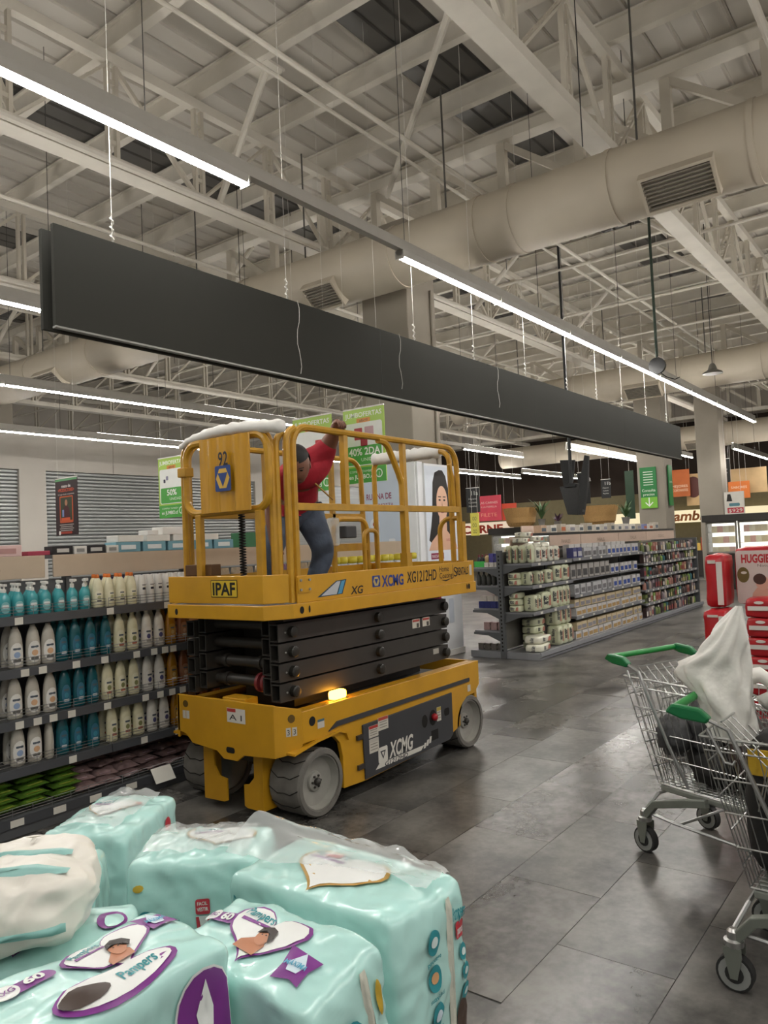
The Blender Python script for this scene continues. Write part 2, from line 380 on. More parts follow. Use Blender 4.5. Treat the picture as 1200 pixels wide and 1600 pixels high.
lamp_row(-3.8, -2, 11, set(), 'the row on the far right')
lamp_row(5.3, 24.4, 4, set(), 'the low row right of the far columns', z=4.0)
lamp_row(8.5, 19.7, 3, set(), 'the low row behind the far column', z=4.0)
lamp_row(13.3, 26.5, 3, set(), 'the short row before the dark rear wall', z=4.1)
# ------------------------------------------------------------------ grey hanging banner
m_ban = mat('banner_grey', '#34342f', .95, var=.03, scale=2); m_banedge = mat('banner_edge', '#8d8d88', .4, metal=.5, var=.03)
t = thing('hanging_banner', 'long plain dark grey banner box hanging over the aisle', 'banner', (2.49, 4.33, 3.01))
BL = 13.1
part('front_panel', B().box(0, BL, 0, .03, .012, .65), m_ban, t); part('rear_panel', B().box(-.03, BL-.05, .085, .115, 0, .63), m_ban, t)
part('bottom_edge', B().box(0, BL, -.004, .034, 0, .012), m_banedge, t); part('inner_core', B().box(.06, BL-.1, .03, .085, .03, .6), m_dark, t)
for x in (3.3, 6.6, 9.9): part('panel_joint', B().box(x, x+.004, -.001, 0, .012, .65), m_dark, t)
m_white = mat('white_paint', '#e6e3dc', .5, var=.03)
m_cord = mat('white_cord', '#d9d6cf', .6, var=.05)
for x in (.42, 2.05, 3.9, 5.1, 6.4, 7.7, 8.8, 9.9, 11.1, 12.3):
    w = part('hanging_wire', B().tube((x, .015, .65), (x, .015, 4.5), .003, 4), m_cord, t)
    part('chain_clip', B().path([(x+.012*math.sin(k*1.3), .015+.012*math.cos(k*1.3), .65+.012*k) for k in range(16)], .005, 5), m_cord, w)
for x, h in ((2.15, .62), (3.6, .55), (5.6, .5)):
    part('loose_cord', B().path([(x+.02*math.sin(k*.9), -.01-.004*(k % 2), .66-.0*k-h*k/10) for k in range(11)], .0025, 4), m_cord, t)
# ------------------------------------------------------------------ scissor lift (built in shop coordinates, shifted to its base)
LO = Vector((4.19, 3.635, 0))
m_yel = mat('lift_yellow', '#c8941c', .42, var=.09, scale=5, bump=.02, bscale=90, coat=.15)
m_yel2 = mat('lift_yellow_rail', '#b98a1f', .45, var=.14, scale=12, coat=.1)
m_blk = mat('arm_black', '#35322e', .42, var=.12, scale=6)
m_pan = mat('side_panel_grey', '#3a3b3e', .5, var=.08, scale=4)
m_tire = mat('grey_tyre', '#6f6c66', .8, var=.15, scale=14, bump=.05)
m_rim = mat('grey_rim', '#94928b', .55, var=.1, scale=10)
m_hole = mat('dark_hole', '#15130f', .9, var=0)
m_foam = mat('white_foam', '#e9e7e1', .7, var=.04, scale=12, bump=.1, bscale=25)
def lp(name, b, m, parent=None, **k):
    b.xf(lambda v: v-LO); return part(name, b, m, parent or lift, **k)
lift = thing('scissor_lift', 'yellow scissor lift with a lowered black arm stack and railed platform', 'scissor lift', LO)
SY, NF = 3.12, 3.1
def side(u, v, d=0): return Vector((u, SY+d, v))
def front(u, v, d=0): return Vector((NF+d, u, v))
def lsd(y): return lambda u, v: Vector((u, y, v))-LO
def lfd(x): return lambda u, v: Vector((x, -u, v))-LO
# chassis
o = [(4.07,.70),(3.2,.70),(3.2,.40),(3.46,.385),(3.52,.345),(3.64,.345),(3.70,.385),(3.93,.405),(3.99,.455),(4.07,.47)]
chas = lp('front_plate', B().prism(o, front, 0, .02), m_yel, bevel=.004)
b = B(); p0, p1 = Vector((3.1, 3.2, 0)), Vector((3.25, 3.12, 0)); nn = Vector((.08, .15, 0)).normalized()
def cham(u, v, d=0): return p0.lerp(p1, u)+Vector((0, 0, v))+nn*d
b.prism([(0,.70),(1,.66),(1,.45),(.55,.41),(0,.40)], cham, 0, .02); lp('corner_plate', b, m_yel, bevel=.003)
p0b, p1b = Vector((3.1, 4.07, 0)), Vector((3.25, 4.15, 0)); b = B().prism([(0,.70),(1,.66),(1,.45),(0,.43)], lambda u, v, d: p0b.lerp(p1b, u)+Vector((0, -d, v)), 0, .02); lp('corner_plate', b, m_yel)
arch = [(3.60+.0, .11), (3.60, .30), (3.58, .39), (3.53, .44), (3.45, .46), (3.25, .46)]
ro = [(3.25,.645),(5.28,.645),(5.28,.46),(5.2,.405),(5.08,.395),(5.02,.36),(4.98,.28),(4.975,.2),(4.87,.17),(4.82,.13),(3.82,.10)]
sp = lp('side_plate', B().prism(ro+arch, side, 0, .03), m_yel, bevel=.004)
lp('side_plate', B().prism(ro+arch, lambda u, v, d: Vector((u, 4.15-d, v)), 0, .03), m_yel)
lp('top_flange', B().box(3.25, 5.28, 3.15, 3.21, .62, .645), m_yel); lp('top_flange', B().box(3.25, 5.28, 4.06, 4.12, .62, .645), m_yel)
lp('rear_plate', B().box(5.25, 5.28, 3.15, 4.12, .3, .645), m_yel)
lp('chassis_core', B().box(3.62, 5.0, 3.2, 4.07, .14, .6), m_pan)
lp('axle_beam', B().box(3.3, 3.48, 3.36, 3.92, .28, .42), m_blk)
lp('front_shelf', B().box(3.12, 3.3, 3.22, 4.05, .55, .6), m_yel)
lp('rest_pad', B().box(3.13, 3.24, 3.47, 3.67, .66, .71), m_yel, bevel=.006)
# dark service panel and its stickers
pn = lp('service_panel', B().prism([(3.79,.455),(4.855,.47),(4.85,.165),(4.80,.135),(3.80,.11)], side, -.012, 0), m_pan, bevel=.003)
S1 = lsd(SY-.0135)
for (x, z, rx, rz) in ((4.48,.335,.035,.045),): poly('panel_hole', ell(x, z, rx, rz), S1, m_hole, pn)
poly('panel_recess', ell(4.585, .34, .045, .055), S1, m_hole, pn); poly('panel_recess', rct(4.60, .215, .09, .07), S1, m_hole, pn)
poly('panel_recess', rct(4.77, .345, .07, .055, .02), S1, m_hole, pn)
b = B(); b.lathe([(.02, 0), (.026, .012), (.024, .03), (.01, .036)], 14); b.xf(lambda v: Vector((v.x, -v.z, v.y))+Vector((4.585, SY-.013, .345))); lp('stop_button', b, mat('red_button', '#b3202a', .35), pn, smooth=True)
for (x0, z0, w, h, top) in ((3.895,.395,.10,.075,'#b03a35'),(3.895,.305,.10,.09,'#b9b5ab'),(4.0,.425,.11,.085,'#b0483c'),(4.665,.35,.055,.10,'#b9a348')):
    poly('warning_sticker', rct(x0, z0, w, h), S1, hx('#c9c4b8'), pn); S1b = lsd(SY-.0142)
    poly('sticker_header', rct(x0, z0+h*.36, w*.94, h*.24), S1b, hx(top), pn)
    for k in range(3): poly('sticker_line', rct(x0, z0+h*.12-k*h*.2, w*.75, h*.07), S1b, hx('#8b867c'), pn)
mw_ = hx('#d8d5cc')
poly('emblem', rct(3.985, .225, .10, .10, .012), S1, mw_, pn); poly('emblem_triangle', [(3.955,.25),(4.015,.25),(3.985,.195)], lsd(SY-.0142), m_pan, pn)
poly('emblem_triangle', [(3.971,.242),(3.999,.242),(3.985,.212)], lsd(SY-.0146), mw_, pn)
word('brand_lettering', 'XCMG', 4.19, .235, .10, S1, mw_, pn, w=.28, shear=.25, bold=.03)
poly('model_bar', [(3.90,.145),(4.42,.145),(4.46,.175),(3.94,.175)], S1, mw_, pn)
word('model_lettering', 'G1212HD', 4.13, .159, .028, lsd(SY-.0142), m_pan, pn, w=.26, bold=.02, shear=.2)
for k in range(3): poly('model_dash', [(4.45+.035*k,.15+.01*k),(4.475+.035*k,.15+.01*k),(4.49+.035*k,.185+.015*k),(4.465+.035*k,.185+.015*k)], S1, mw_, pn)
for z in (.37, .185): lp('panel_hinge', B().box(3.73, 3.79, SY-.016, SY, z, z+.03), m_blk, pn)
lp('rub_strip', B().prism([(3.47,.485),(3.55,.53),(5.12,.535),(5.12,.508),(3.55,.50)], side, -.01, 0), m_pan)
S0 = lsd(SY-.0015)
for x, z, rx, rz in ((3.335,.575,.028,.028),): poly('plate_hole', ell(x, z, rx, rz), S0, m_hole, sp)
poly('small_decal', rct(3.41, .545, .06, .05), S0, hx('#c9c4b8'), sp); poly('small_decal', rct(3.41, .565, .06, .014), lsd(SY-.002), hx('#4a6a7a'), sp)
poly('small_decal', rct(5.12, .455, .045, .05), S0, hx('#c9c4b8'), sp)
F0 = lfd(NF-.0015); F0b = lfd(NF-.0022)
poly('tie_hole', rct(-3.575, .405, .075, .035, .015), F0, m_hole, chas)
poly('lift_hole', ell(-3.985, .645, .026, .022), F0, mat('hole_brown', '#5e470f', .7), chas)
for u in (-4.0, -3.965): poly('wheel_load_sticker', rct(u+.0, .578, .03, .05), F0, hx('#c9c4b8'), chas)
poly('warning_sticker', rct(-3.515, .615, .16, .085), F0, hx('#d2cdc2'), chas); poly('sticker_header', rct(-3.555, .645, .075, .02), F0b, hx('#b03a35'), chas)
word('sticker_symbol', 'A I', -3.52, .605, .035, F0b, hx('#2c2a27'), chas, w=.11)
C0 = lambda u, v: cham(u, v, -.0015)-LO
poly('lift_hole', ell(.62, .615, .13, .024), C0, mat('hole_brown', '#5e470f', .7), chas)
for u in (.5, .72): poly('wheel_load_sticker', rct(u, .54, .17, .05), C0, hx('#c9c4b8'), chas); word('sticker_digit', '3', u, .54, .032, lambda a, c: cham(a, c, -.0022)-LO, hx('#3b3a36'), chas, w=.09)
# amber beacon
bc = lp('beacon', B().box(3.58, 3.70, 3.15, 3.21, .645, .70), emit_mat('amber_beacon', (1, .42, .03), 22.0), bevel=.015)
lp('beacon_base', B().box(3.57, 3.71, 3.145, 3.215, .637, .648), m_blk)
# wheels
def wheel(x, yc, out, label):
    b = B(); r, w = .2, .125
    b.lathe([(r-.035, -w+.02), (r-.035, -w), (r-.01, -w), (r, -w+.015), (r, w-.015), (r-.01, w), (r-.035, w), (r-.035, w-.02)], 40); b.f = b.f[:-2]; rot = lambda v: Vector((v.x, v.z, v.y))+Vector((x, yc, .2))
    t = lp('wheel', b.xf(rot), m_tire, smooth=30, label=label)
    s = out
    lp('rim', B().lathe([(r-.034, -.1), (r-.034, .112), (r-.045, .116), (r-.06, .07), (.06, .06), (.055, .075), (.03, .08), (.01, .08)], 32).xf(lambda v: Vector((v.x, v.z*s, v.y))+Vector((x, yc, .2))), m_rim, t, smooth=30)
    hb_ = B()
    for k in range(6): a = k*math.pi/3; hb_.lathe([(.007, 0), (.007, .012)], 6, (.035*math.cos(a), .035*math.sin(a), .075))
    hb_.lathe([(.022, .07), (.022, .1), (.008, .11)], 10); lp('hub', hb_.xf(lambda v: Vector((v.x, v.z*s, v.y))+Vector((x, yc, .2))), m_blk, t)
    for k in range(14):
        a = 2*math.pi*k/14
        P = lambda th, yy: Vector((x+.2015*math.cos(th), yc+yy, .2+.2015*math.sin(th)))
        lp('tread_groove', B().path([P(a, .115), P(a+.16, .05), P(a+.13, 0), P(a+.16, -.05), P(a, -.115)], .003, 4), m_hole, t)
wheel(3.40, 3.245, -1, 'grey solid tyre at the near front corner'); wheel(3.40, 4.045, 1, 'grey solid tyre at the far front corner')
wheel(5.12, 3.245, -1, 'grey solid tyre at the near rear corner'); wheel(5.12, 4.045, 1, 'grey solid tyre at the far rear corner')
# steering knuckles / fenders and pothole guards
fp = [(3.16,.425),(3.36,.46),(3.56,.475),(3.62,.455),(3.64,.41)]
b = B()
for i in range(len(fp)-1):
    (a0, z0), (a1, z1) = fp[i], fp[i+1]; b.add([(a0,3.1,z0-.012),(a1,3.1,z1-.012),(a1,3.4,z1-.012),(a0,3.4,z0-.012),(a0,3.1,z0),(a1,3.1,z1),(a1,3.4,z1),(a0,3.4,z0)], [(0,3,2,1),(4,5,6,7),(0,1,5,4),(1,2,6,5),(2,3,7,6),(3,0,4,7)])
lp('fender', b, m_yel)
lp('knuckle', B().lathe([(.05,.47),(.05,.5),(.035,.5),(.035,.54),(.05,.54),(.05,.6)], 14, (3.40, 3.24, 0)), m_yel, smooth=30)
lp('fender', B().box(3.14, 3.5, 3.92, 4.17, .43, .445), m_yel)
def gmap(x): return lambda u, v, d: Vector((x+d, u, v))
lp('pothole_guard', B().prism([(3.39,.42),(3.455,.42),(3.455,.24),(3.50,.195),(3.545,.185),(3.545,.06),(3.52,.05),(3.39,.05)][::-1], gmap(3.17), 0, .012).box(3.17, 3.30, 3.38, 3.392, .05, .42), m_yel)
lp('pothole_guard', B().prism([(3.90,.42),(3.83,.42),(3.81,.26),(3.77,.205),(3.70,.195),(3.70,.065),(3.73,.055),(3.90,.05)], gmap(3.17), 0, .012).box(3.17, 3.30, 3.90, 3.912, .05, .42), m_yel)
# scissor arms: hollow rectangular tubes
def arm_mesh(x0, x1, w=.075, h=.105, t=.008):
    b = B(); o_ = [(-w/2,0),(w/2,0),(w/2,h),(-w/2,h)]; i_ = [(-w/2+t,t),(w/2-t,t),(w/2-t,h-t),(-w/2+t,h-t)]
    vs = [(x0,)+p for p in o_]+[(x0,)+p for p in i_]+[(x0+.12,)+p for p in i_]+[(x1,)+p for p in o_]
    fs = [(k,(k+1)%4,4+(k+1)%4,4+k) for k in range(4)]+[(4+k,4+(k+1)%4,8+(k+1)%4,8+k) for k in range(4)]+[(8,9,10,11)]+[(k,12+k,12+(k+1)%4,(k+1)%4) for k in range(4)]+[(12,13,14,15)]
    return b.add(vs, fs)
xo = 3.18-LO.x
am = mkmesh('scissor_arm', arm_mesh(xo, 5.0-LO.x), m_blk); am2 = mkmesh('scissor_arm', arm_mesh(xo+.02, 4.97-LO.x, .07), m_blk)
pm_ = mkmesh('pivot_pin', B().lathe([(.034, 0), (.034, .03), (.026, .034), (.012, .036)], 14).xf(lambda v: Vector((v.x, -v.z, v.y))), mat('pin_black', '#26241f', .4))
bm_ = mkmesh('pin_bolt', B().lathe([(.006, 0), (.006, .006)], 6).xf(lambda v: Vector((v.x, -v.z, v.y))), m_rim)
for k in range(4):
    z = .70+.117*k
    for yy in (3.255, 4.015):
        a = link('scissor_arm', am, lift, (0, yy-LO.y, z))
        if yy < 3.5:
            for x in (3.29, 4.13, 4.955): pn_ = link('pivot_pin', pm_, a, (x-LO.x, -.037, .052)); link('pin_bolt', bm_, a, (x-LO.x-.055, -.037, .052)) if x < 4 else None
    for yy in (3.345, 3.925): link('scissor_arm', am2, lift, (0, yy-LO.y, z+.03))
    lp('cross_tube', B().tube((3.3, 3.38, z+.085), (3.3, 3.89, z+.085), .034, 14), m_blk, smooth=40)
    if k in (0, 1):
        for yy in (3.47, 3.78): lp('tube_clamp', B().tube((3.3, yy, z+.085), (3.3, yy+.03, z+.085), .044, 14), m_blk, smooth=40)
for yy in (3.42, 3.47): lp('red_coupling', B().tube((3.29, yy, .785), (3.29, yy+.022, .785), .06, 16), mat('coupling_red', '#7c2b2f', .5), smooth=40)
lp('stack_top', B().box(3.25, 4.95, 3.24, 4.03, 1.165, 1.2), m_blk)
lp('scissor_core', B().box(3.5, 4.9, 3.42, 3.86, .6, 1.16), m_blk)
S3 = lsd(3.2165)
for x in (4.585, 4.715):
    poly('warning_sticker', rct(x, 1.01, .095, .065), S3, hx('#c5bfb2'), lift); poly('sticker_header', rct(x, 1.03, .085, .016), lsd(3.216), hx('#a8443c'), lift); poly('sticker_line', rct(x+.02, .995, .03, .03), lsd(3.216), hx('#4b4843'), lift)
poly('rating_plate', rct(4.83, .775, .075, .04), S3, hx('#a9a69d'), lift)
# platform
ox = 3.05
pl_ = [(4.07,1.20),(3.2,1.20),(3.2,1.28),(4.07,1.28)]
def fr2(x): return lambda u, v, d: Vector((x+d, u, v))
deck = lp('deck', B().prism([(3.07,3.2),(3.22,3.13),(5.25,3.13),(5.25,4.14),(3.22,4.14),(3.07,4.07)], lambda u, v, d: Vector((u, v, d)), 1.25, 1.27), m_pan)
band = lp('platform_band', B().prism([(3.05,3.2),(3.20,3.105),(5.28,3.105),(5.28,3.125),(3.21,3.125),(3.07,3.21),(3.07,4.06),(3.21,4.145),(5.28,4.145),(5.28,4.165),(3.20,4.165),(3.05,4.07)], lambda u, v, d: Vector((u, v, d)), 1.19, 1.275), m_yel, bevel=.004)
lp('platform_rear_band', B().box(5.26, 5.28, 3.12, 4.15, 1.19, 1.44), m_yel)
kick = lp('toe_board', B().box(3.25, 5.27, 3.118, 3.13, 1.275, 1.435), m_yel, bevel=.003); lp('toe_board', B().box(3.25, 5.27, 4.13, 4.145, 1.275, 1.435), m_yel)
door = lp('gate_panel', B().prism([(3.055,4.06),(3.055,3.2),(3.19,3.125),(3.20,3.14),(3.07,3.215),(3.07,4.06)], lambda u, v, d: Vector((u, v, d)), 1.285, 1.45), m_yel, bevel=.003)
S2 = lsd(3.1035); S2b = lsd(3.1165); S2c = lsd(3.116)
for x in (3.27, 3.335): poly('band_slot', ell(x, 1.235, .018 if x < 3.3 else .008, .022), S2, m_hole, band)
for x in (5.14, 5.17): poly('band_slot', ell(x, 1.24, .009 if x < 5.15 else .016, .022), S2, m_hole, band)
FB = lfd(3.048); poly('band_slot', ell(-3.98, 1.23, .014, .02), FB, m_hole, band); 
# IPAF sign
FD = lfd(3.053); FDb = lfd(3.0522)
poly('training_sticker', rct(-3.53, 1.375, .235, .105, .006), FD, hx('#201d18'), door); poly('training_sticker_face', rct(-3.53, 1.375, .225, .095, .004), FDb, hx('#d7b52e'), door)
word('training_lettering', 'IPAF', -3.53, 1.375, .075, lfd(3.0514), hx('#1c1a16'), door, w=.20, bold=.03)
# side lettering
bk = hx('#201d1a')
poly('wing_emblem', [(3.42,1.295),(3.60,1.385),(3.70,1.39),(3.655,1.30)], S2b, hx('#1f3f52'), kick); poly('wing_emblem_face', [(3.455,1.302),(3.605,1.38),(3.64,1.38),(3.60,1.302)], S2c, hx('#b9bcbf'), kick)
poly('wing_emblem_face', [(3.61,1.302),(3.65,1.38),(3.685,1.384),(3.648,1.304)], S2c, hx('#4e93b8'), kick)
word('series_lettering', 'XG', 3.80, 1.315, .05, S2b, bk, kick, w=.13, shear=.2, bold=.02)
poly('emblem', rct(4.005, 1.355, .085, .075, .006), S2b, hx('#1f3a86'), kick); poly('emblem_hexagon', ell(4.005, 1.355, .034, .034, 6), S2c, hx('#c2ac6a'), kick); poly('emblem_triangle', [(3.985,1.37),(4.025,1.37),(4.005,1.335)], lsd(3.1155), hx('#1f3a86'), kick)
word('brand_lettering', 'XCMG', 4.19, 1.352, .075, S2b, hx('#1f3a86'), kick, w=.25, bold=.03)
word('model_lettering', 'XG1212HD', 4.545, 1.36, .08, S2b, bk, kick, w=.38, shear=.12, bold=.012)
word('owner_lettering', 'Home', 4.84, 1.395, .042, S2b, bk, kick, w=.13); word('owner_lettering', 'Coating', 4.865, 1.345, .042, S2b, bk, kick, w=.18)
poly('owner_roof_mark', [(4.79,1.315),(4.86,1.298),(4.95,1.318),(4.86,1.31)], S2b, bk, kick); poly('owner_divider', rct(4.965, 1.368, .005, .10), S2b, bk, kick)
word('owner_lettering', 'S', 5.0, 1.365, .075, S2b, bk, kick, w=.05); word('owner_lettering', 'RENTALS', 5.105, 1.365, .06, S2b, bk, kick, w=.17, bold=.015)
poly('rating_plate', rct(5.225, 1.365, .035, .08), S2b, hx('#c9c4b8'), kick)
pb_ = lp('bolt_plate', B().box(3.255, 3.37, 3.112, 3.118, 1.335, 1.425), m_yel, kick)
for x in (3.275, 3.35):
    for z in (1.352, 1.408): lp('bolt', B().tube((x, 3.112, z), (x, 3.104, z), .008, 8), m_rim, kick)
# guard rails
rr = .022
def rail(pts, name='guard_rail', r=rr, m=None, closed=False): return lp(name, B().path(pts, r, 8, closed=closed), m or m_yel2, smooth=40)
def arc(c, ax, ay, r, a0, a1, n=6): return [Vector(c)+Vector(ax)*r*math.cos(math.radians(a0+(a1-a0)*k/n))+Vector(ay)*r*math.sin(math.radians(a0+(a1-a0)*k/n)) for k in range(n+1)]
X, Zv, Yv = (1,0,0), (0,0,1), (0,1,0)
yn, yf = 3.15, 4.12
for (yy, xs) in ((yn, 3.29), (yn+.0, 3.235), (yf, 3.29)):
    zt = 2.33
    rail([(xs, yy, 1.28)]+arc((xs+.12, yy, zt-.12), X, Zv, .12, 180, 90)+arc((5.13-.14, yy, zt-.15), X, Zv, .15, 90, 0)+[(5.145, yy, 1.9), (5.16, yy, 1.28)] if xs != 3.235 else
         [(xs, yy, 1.28)]+arc((xs+.10, yy, zt-.11), X, Zv, .10, 180, 105))
    if xs != 3.235: lp('mid_rail', B().bar((xs, yy, 1.845), (5.14, yy, 1.845), .035, .045), m_yel2, bevel=.004)
rail([(3.18, yn+.03, 1.28)]+arc((3.18+.09, yn+.03, 2.2), X, Zv, .09, 180, 110), r=.02)
lp('post', B().bar((3.765, yn, 1.865), (3.765, yn, 2.31), .04), m_yel2); lp('post', B().bar((4.43, yn+.01, 1.865), (4.43, yn+.01, 2.31), .035), m_yel2)
rail([(4.13, yn, 2.31)]+arc((4.16, yn, 2.19), X, Zv, .12, 90, 40)+[(4.36, yn, 2.09)]+arc((4.27, yn, 2.0), X, Zv, .12, 35, 0)+[(4.39, yn, 1.86)])
lp('post', B().bar((4.405, yn, 1.44), (4.405, yn, 1.83), .045), m_yel2); lp('post_shoe', B().bar((4.405, yn, 1.43), (4.405, yn, 1.53), .06), m_yel2)
rail([(5.06, yn+.02, 2.2), (5.1, yn+.02, 2.1), (5.115, yn+.02, 1.85)], r=.018); lp('post_shoe', B().bar((5.17, yn, 1.28), (5.17, yn, 1.75), .05), m_yel2)
for x in (4.0, 4.75): lp('post', B().bar((x, yf, 1.43), (x, yf, 2.31), .035), m_yel2)
# rear cross rails and gates
rail([(5.2, yn+.1, 1.3), (5.2, yn+.1, 2.2)]+arc((5.2, yn+.2, 2.23), Yv, Zv, .1, 180, 90)+arc((5.2, yf-.2, 2.23), Yv, Zv, .1, 90, 0)+[(5.2, yf-.1, 1.3)])
b = B(); ys = [3.34+.035*k for k in range(20)]
b.path([(5.2, y, 2.33) for y in ys], .05, 12, rs=[.046+.008*(k % 2)+.004*math.sin(k*2.1) for k in range(20)]); lp('foam_sleeve', b, m_foam, smooth=True)
rail([(5.2, 3.37, 1.3), (5.2, 3.37, 1.66)]+arc((5.2, 3.27, 1.68), Yv, Zv, .1, 0, 90)+[(5.2, 3.17, 1.78)], r=.02)
rail([(4.69, yf-.05, 1.3), (4.69, yf-.05, 1.72)]+arc((4.79, yf-.05, 1.72), X, Zv, .1, 180, 90)+arc((5.03, yf-.05, 1.72), X, Zv, .1, 90, 0)+[(5.13, yf-.05, 1.3)], r=.022)
lp('mid_rail', B().bar((4.70, yf-.05, 1.585), (5.12, yf-.05, 1.585), .03, .06), m_yel2)
rail([(5.0, yf-.12, 1.3), (5.0, yf-.12, 1.64)]+arc((5.06, yf-.12, 1.66), X, Zv, .06, 180, 90)+arc((5.12, yf-.12, 1.66), X, Zv, .06, 90, 0)+[(5.18, yf-.12, 1.3)], r=.018)
lp('control_box', B().box(4.72, 4.86, yf-.16, yf-.08, 1.66, 1.76), m_pan, bevel=.01)
lp('clear_wrap', B().box(4.60, 4.69, yf-.13, yf-.05, 1.6, 1.83), mat('clear_film', '#dfe2e0', .15, var=0, alpha=.35), bevel=.02)
# front cross frame
rail([(3.16, 4.0, 1.3)]+arc((3.16, 3.9, 2.2), Yv, Zv, .1, 0, 90)+arc((3.16, 3.3, 2.2), Yv, Zv, .1, 90, 180)+[(3.16, 3.2, 1.3)])
rail([(3.21, 4.06, 1.28)]+arc((3.21, 3.98, 2.2), Yv, Zv, .08, 0, 80), r=.02); rail([(3.26, 4.10, 1.28)]+arc((3.26, 4.02, 2.21), Yv, Zv, .08, 0, 80), r=.02)
lp_pts = arc((3.115, 3.82, 2.18), Yv, Zv, .1, 0, 90)+arc((3.115, 3.28, 2.18), Yv, Zv, .1, 90, 180)+arc((3.115, 3.28, 1.94), Yv, Zv, .1, 180, 270)+arc((3.115, 3.82, 1.94), Yv, Zv, .1, 270, 360)
rail(lp_pts, 'gate_hoop', .024, closed=True)
for y in (3.80, 3.26): lp('gate_post', B().bar((3.11, y, 1.43), (3.11, y, 1.83), .05, .035, upv=(1, 0, 0)), m_yel2, bevel=.004)
lp('gate_clamp', B().box(3.08, 3.15, 3.89, 3.97, 2.08, 2.14), m_yel2, bevel=.006)
lp('mid_rail', B().bar((4.0, yf-.02, 1.845), (3.3, yf-.02, 1.845), .03, .04), m_yel2)
# foam sleeve with wrinkled wrap on the front rail, hanging sheet with number and emblem
b = B(); N = 26; b.path([(3.12, 3.98-.92*k/(N-1), 2.30+.035*math.sin(math.pi*min(1, k/(N-1)*1.0))-.02*(k < 2)) for k in range(N)], .04, 12, rs=[(.016+.022*min(1, k/8))*(1+.10*math.sin(k*1.9)+.06*math.sin(k*3.7)) for k in range(N)])
lp('foam_sleeve', b, m_foam, smooth=True)
b = B(); nu, nv = 26, 14; vs = []; fs = []
for j in range(nv+1):
    for i in range(nu+1):
        u, v = i/nu, j/nv; vs.append((3.075+.010*math.sin(u*23)*(.35+.65*(1-v))+.006*math.sin(u*41+1), 3.745-.47*u, 1.835+.455*v))
for j in range(nv):
    for i in range(nu): q = j*(nu+1)+i; fs.append((q, q+1, q+nu+2, q+nu+1))
b.add(vs, fs); sh = lp('hanging_sheet', b, mat('wrapped_yellow_sheet', '#c9931d', .2, var=.04, scale=5, stretch=(1, 6, .8), bump=.2, bscale=7, coat=.6), smooth=True)
HS = lfd(3.053); HSb = lfd(3.052); HSc = lfd(3.051)
word('unit_number', '92', -3.50, 2.155, .085, HS, hx('#1b1a18'), sh, w=.085, bold=.015)
poly('emblem', rct(-3.505, 2.035, .14, .155, .012), HS, hx('#22407f'), sh); poly('emblem_hexagon', ell(-3.505, 2.035, .06, .068, 6), HSb, hx('#d9b04a'), sh); poly('emblem_triangle', [(-3.548, 2.068), (-3.462, 2.068), (-3.505, 1.985)], HSc, hx('#22407f'), sh)
b = B(); b.path([(3.2+.018*math.cos(k*1.05), 3.515+.018*math.sin(k*1.05), 1.44+.0028*k) for k in range(140)], .005, 5); lp('coiled_cable', b, m_hole, smooth=True)
lp('tool_box', B().box(3.12, 3.2, 3.72, 3.97, 1.45, 1.52), mat('box_brown', '#5a3d1e', .7), bevel=.004)
# ------------------------------------------------------------------ worker on the platform
def skin_obj(name, joints, edges, m, parent, sub=2):
    me = bpy.data.meshes.new(name); names = list(joints)
    me.from_pydata([joints[n][0] for n in names], [(names.index(a), names.index(b)) for a, b in edges], []); me.materials.append(m)
    o = link(name, me, parent); sk = o.modifiers.new('skin', 'SKIN'); sk.use_smooth_shade = True
    for i, n in enumerate(names): me.skin_vertices[0].data[i].radius = joints[n][1] if isinstance(joints[n][1], tuple) else (joints[n][1],)*2
    me.skin_vertices[0].data[0].use_root = True
    s = o.modifiers.new('sub', 'SUBSURF'); s.levels = sub; s.render_levels = sub; return o
m_skin = mat('skin', '#7d5645', .55, var=.06); m_red = mat('red_cotton', '#a3182b', .8, var=.12, scale=14, bump=.25, bscale=16); m_jean = mat('worn_denim', '#4a5566', .85, var=.22, scale=10, bump=.2, bscale=26); m_hair = mat('black_hair', '#16120f', .6)
PB = Vector((3.85, 3.62, 1.275))
man = thing('person', 'worker in red T-shirt and jeans bending on the lift platform, hand on rail', 'person', PB)
J = {k: (Vector(v)-PB, r) for k, (v, r) in dict(
    pelvis=((3.89,3.70,1.90),.10), belly=((3.83,3.60,2.0),.09), chest=((3.75,3.50,2.10),(.10,.09)), neck0=((3.64,3.42,2.15),.065), neck=((3.58,3.37,2.14),.058), head0=((3.52,3.32,2.12),.07),
    shr=((3.86,3.40,2.235),.075), elr=((3.83,3.27,2.36),.047), wrr=((3.76,3.19,2.40),.034), har=((3.73,3.165,2.385),.03),
    shl=((3.60,3.55,2.03),.075), ell=((3.55,3.62,1.85),.046), wrl=((3.50,3.55,1.66),.034), hal=((3.49,3.52,1.60),.032),
    hir=((3.94,3.64,1.83),.095), knr=((3.94,3.50,1.56),.068), anr=((3.88,3.58,1.33),.042), tor=((3.80,3.48,1.295),.03),
    hil=((3.84,3.78,1.83),.095), knl=((3.60,3.68,1.60),.068), anl=((3.60,3.75,1.33),.042), tol=((3.52,3.66,1.295),.03)).items()}
E_ = [('pelvis','belly'),('belly','chest'),('chest','neck0'),('neck0','neck'),('neck','head0'),('chest','shr'),('shr','elr'),('elr','wrr'),('wrr','har'),('chest','shl'),('shl','ell'),('ell','wrl'),('wrl','hal'),
      ('pelvis','hir'),('hir','knr'),('knr','anr'),('anr','tor'),('pelvis','hil'),('hil','knl'),('knl','anl'),('anl','tol')]
body = skin_obj('body', J, E_, m_skin, man)
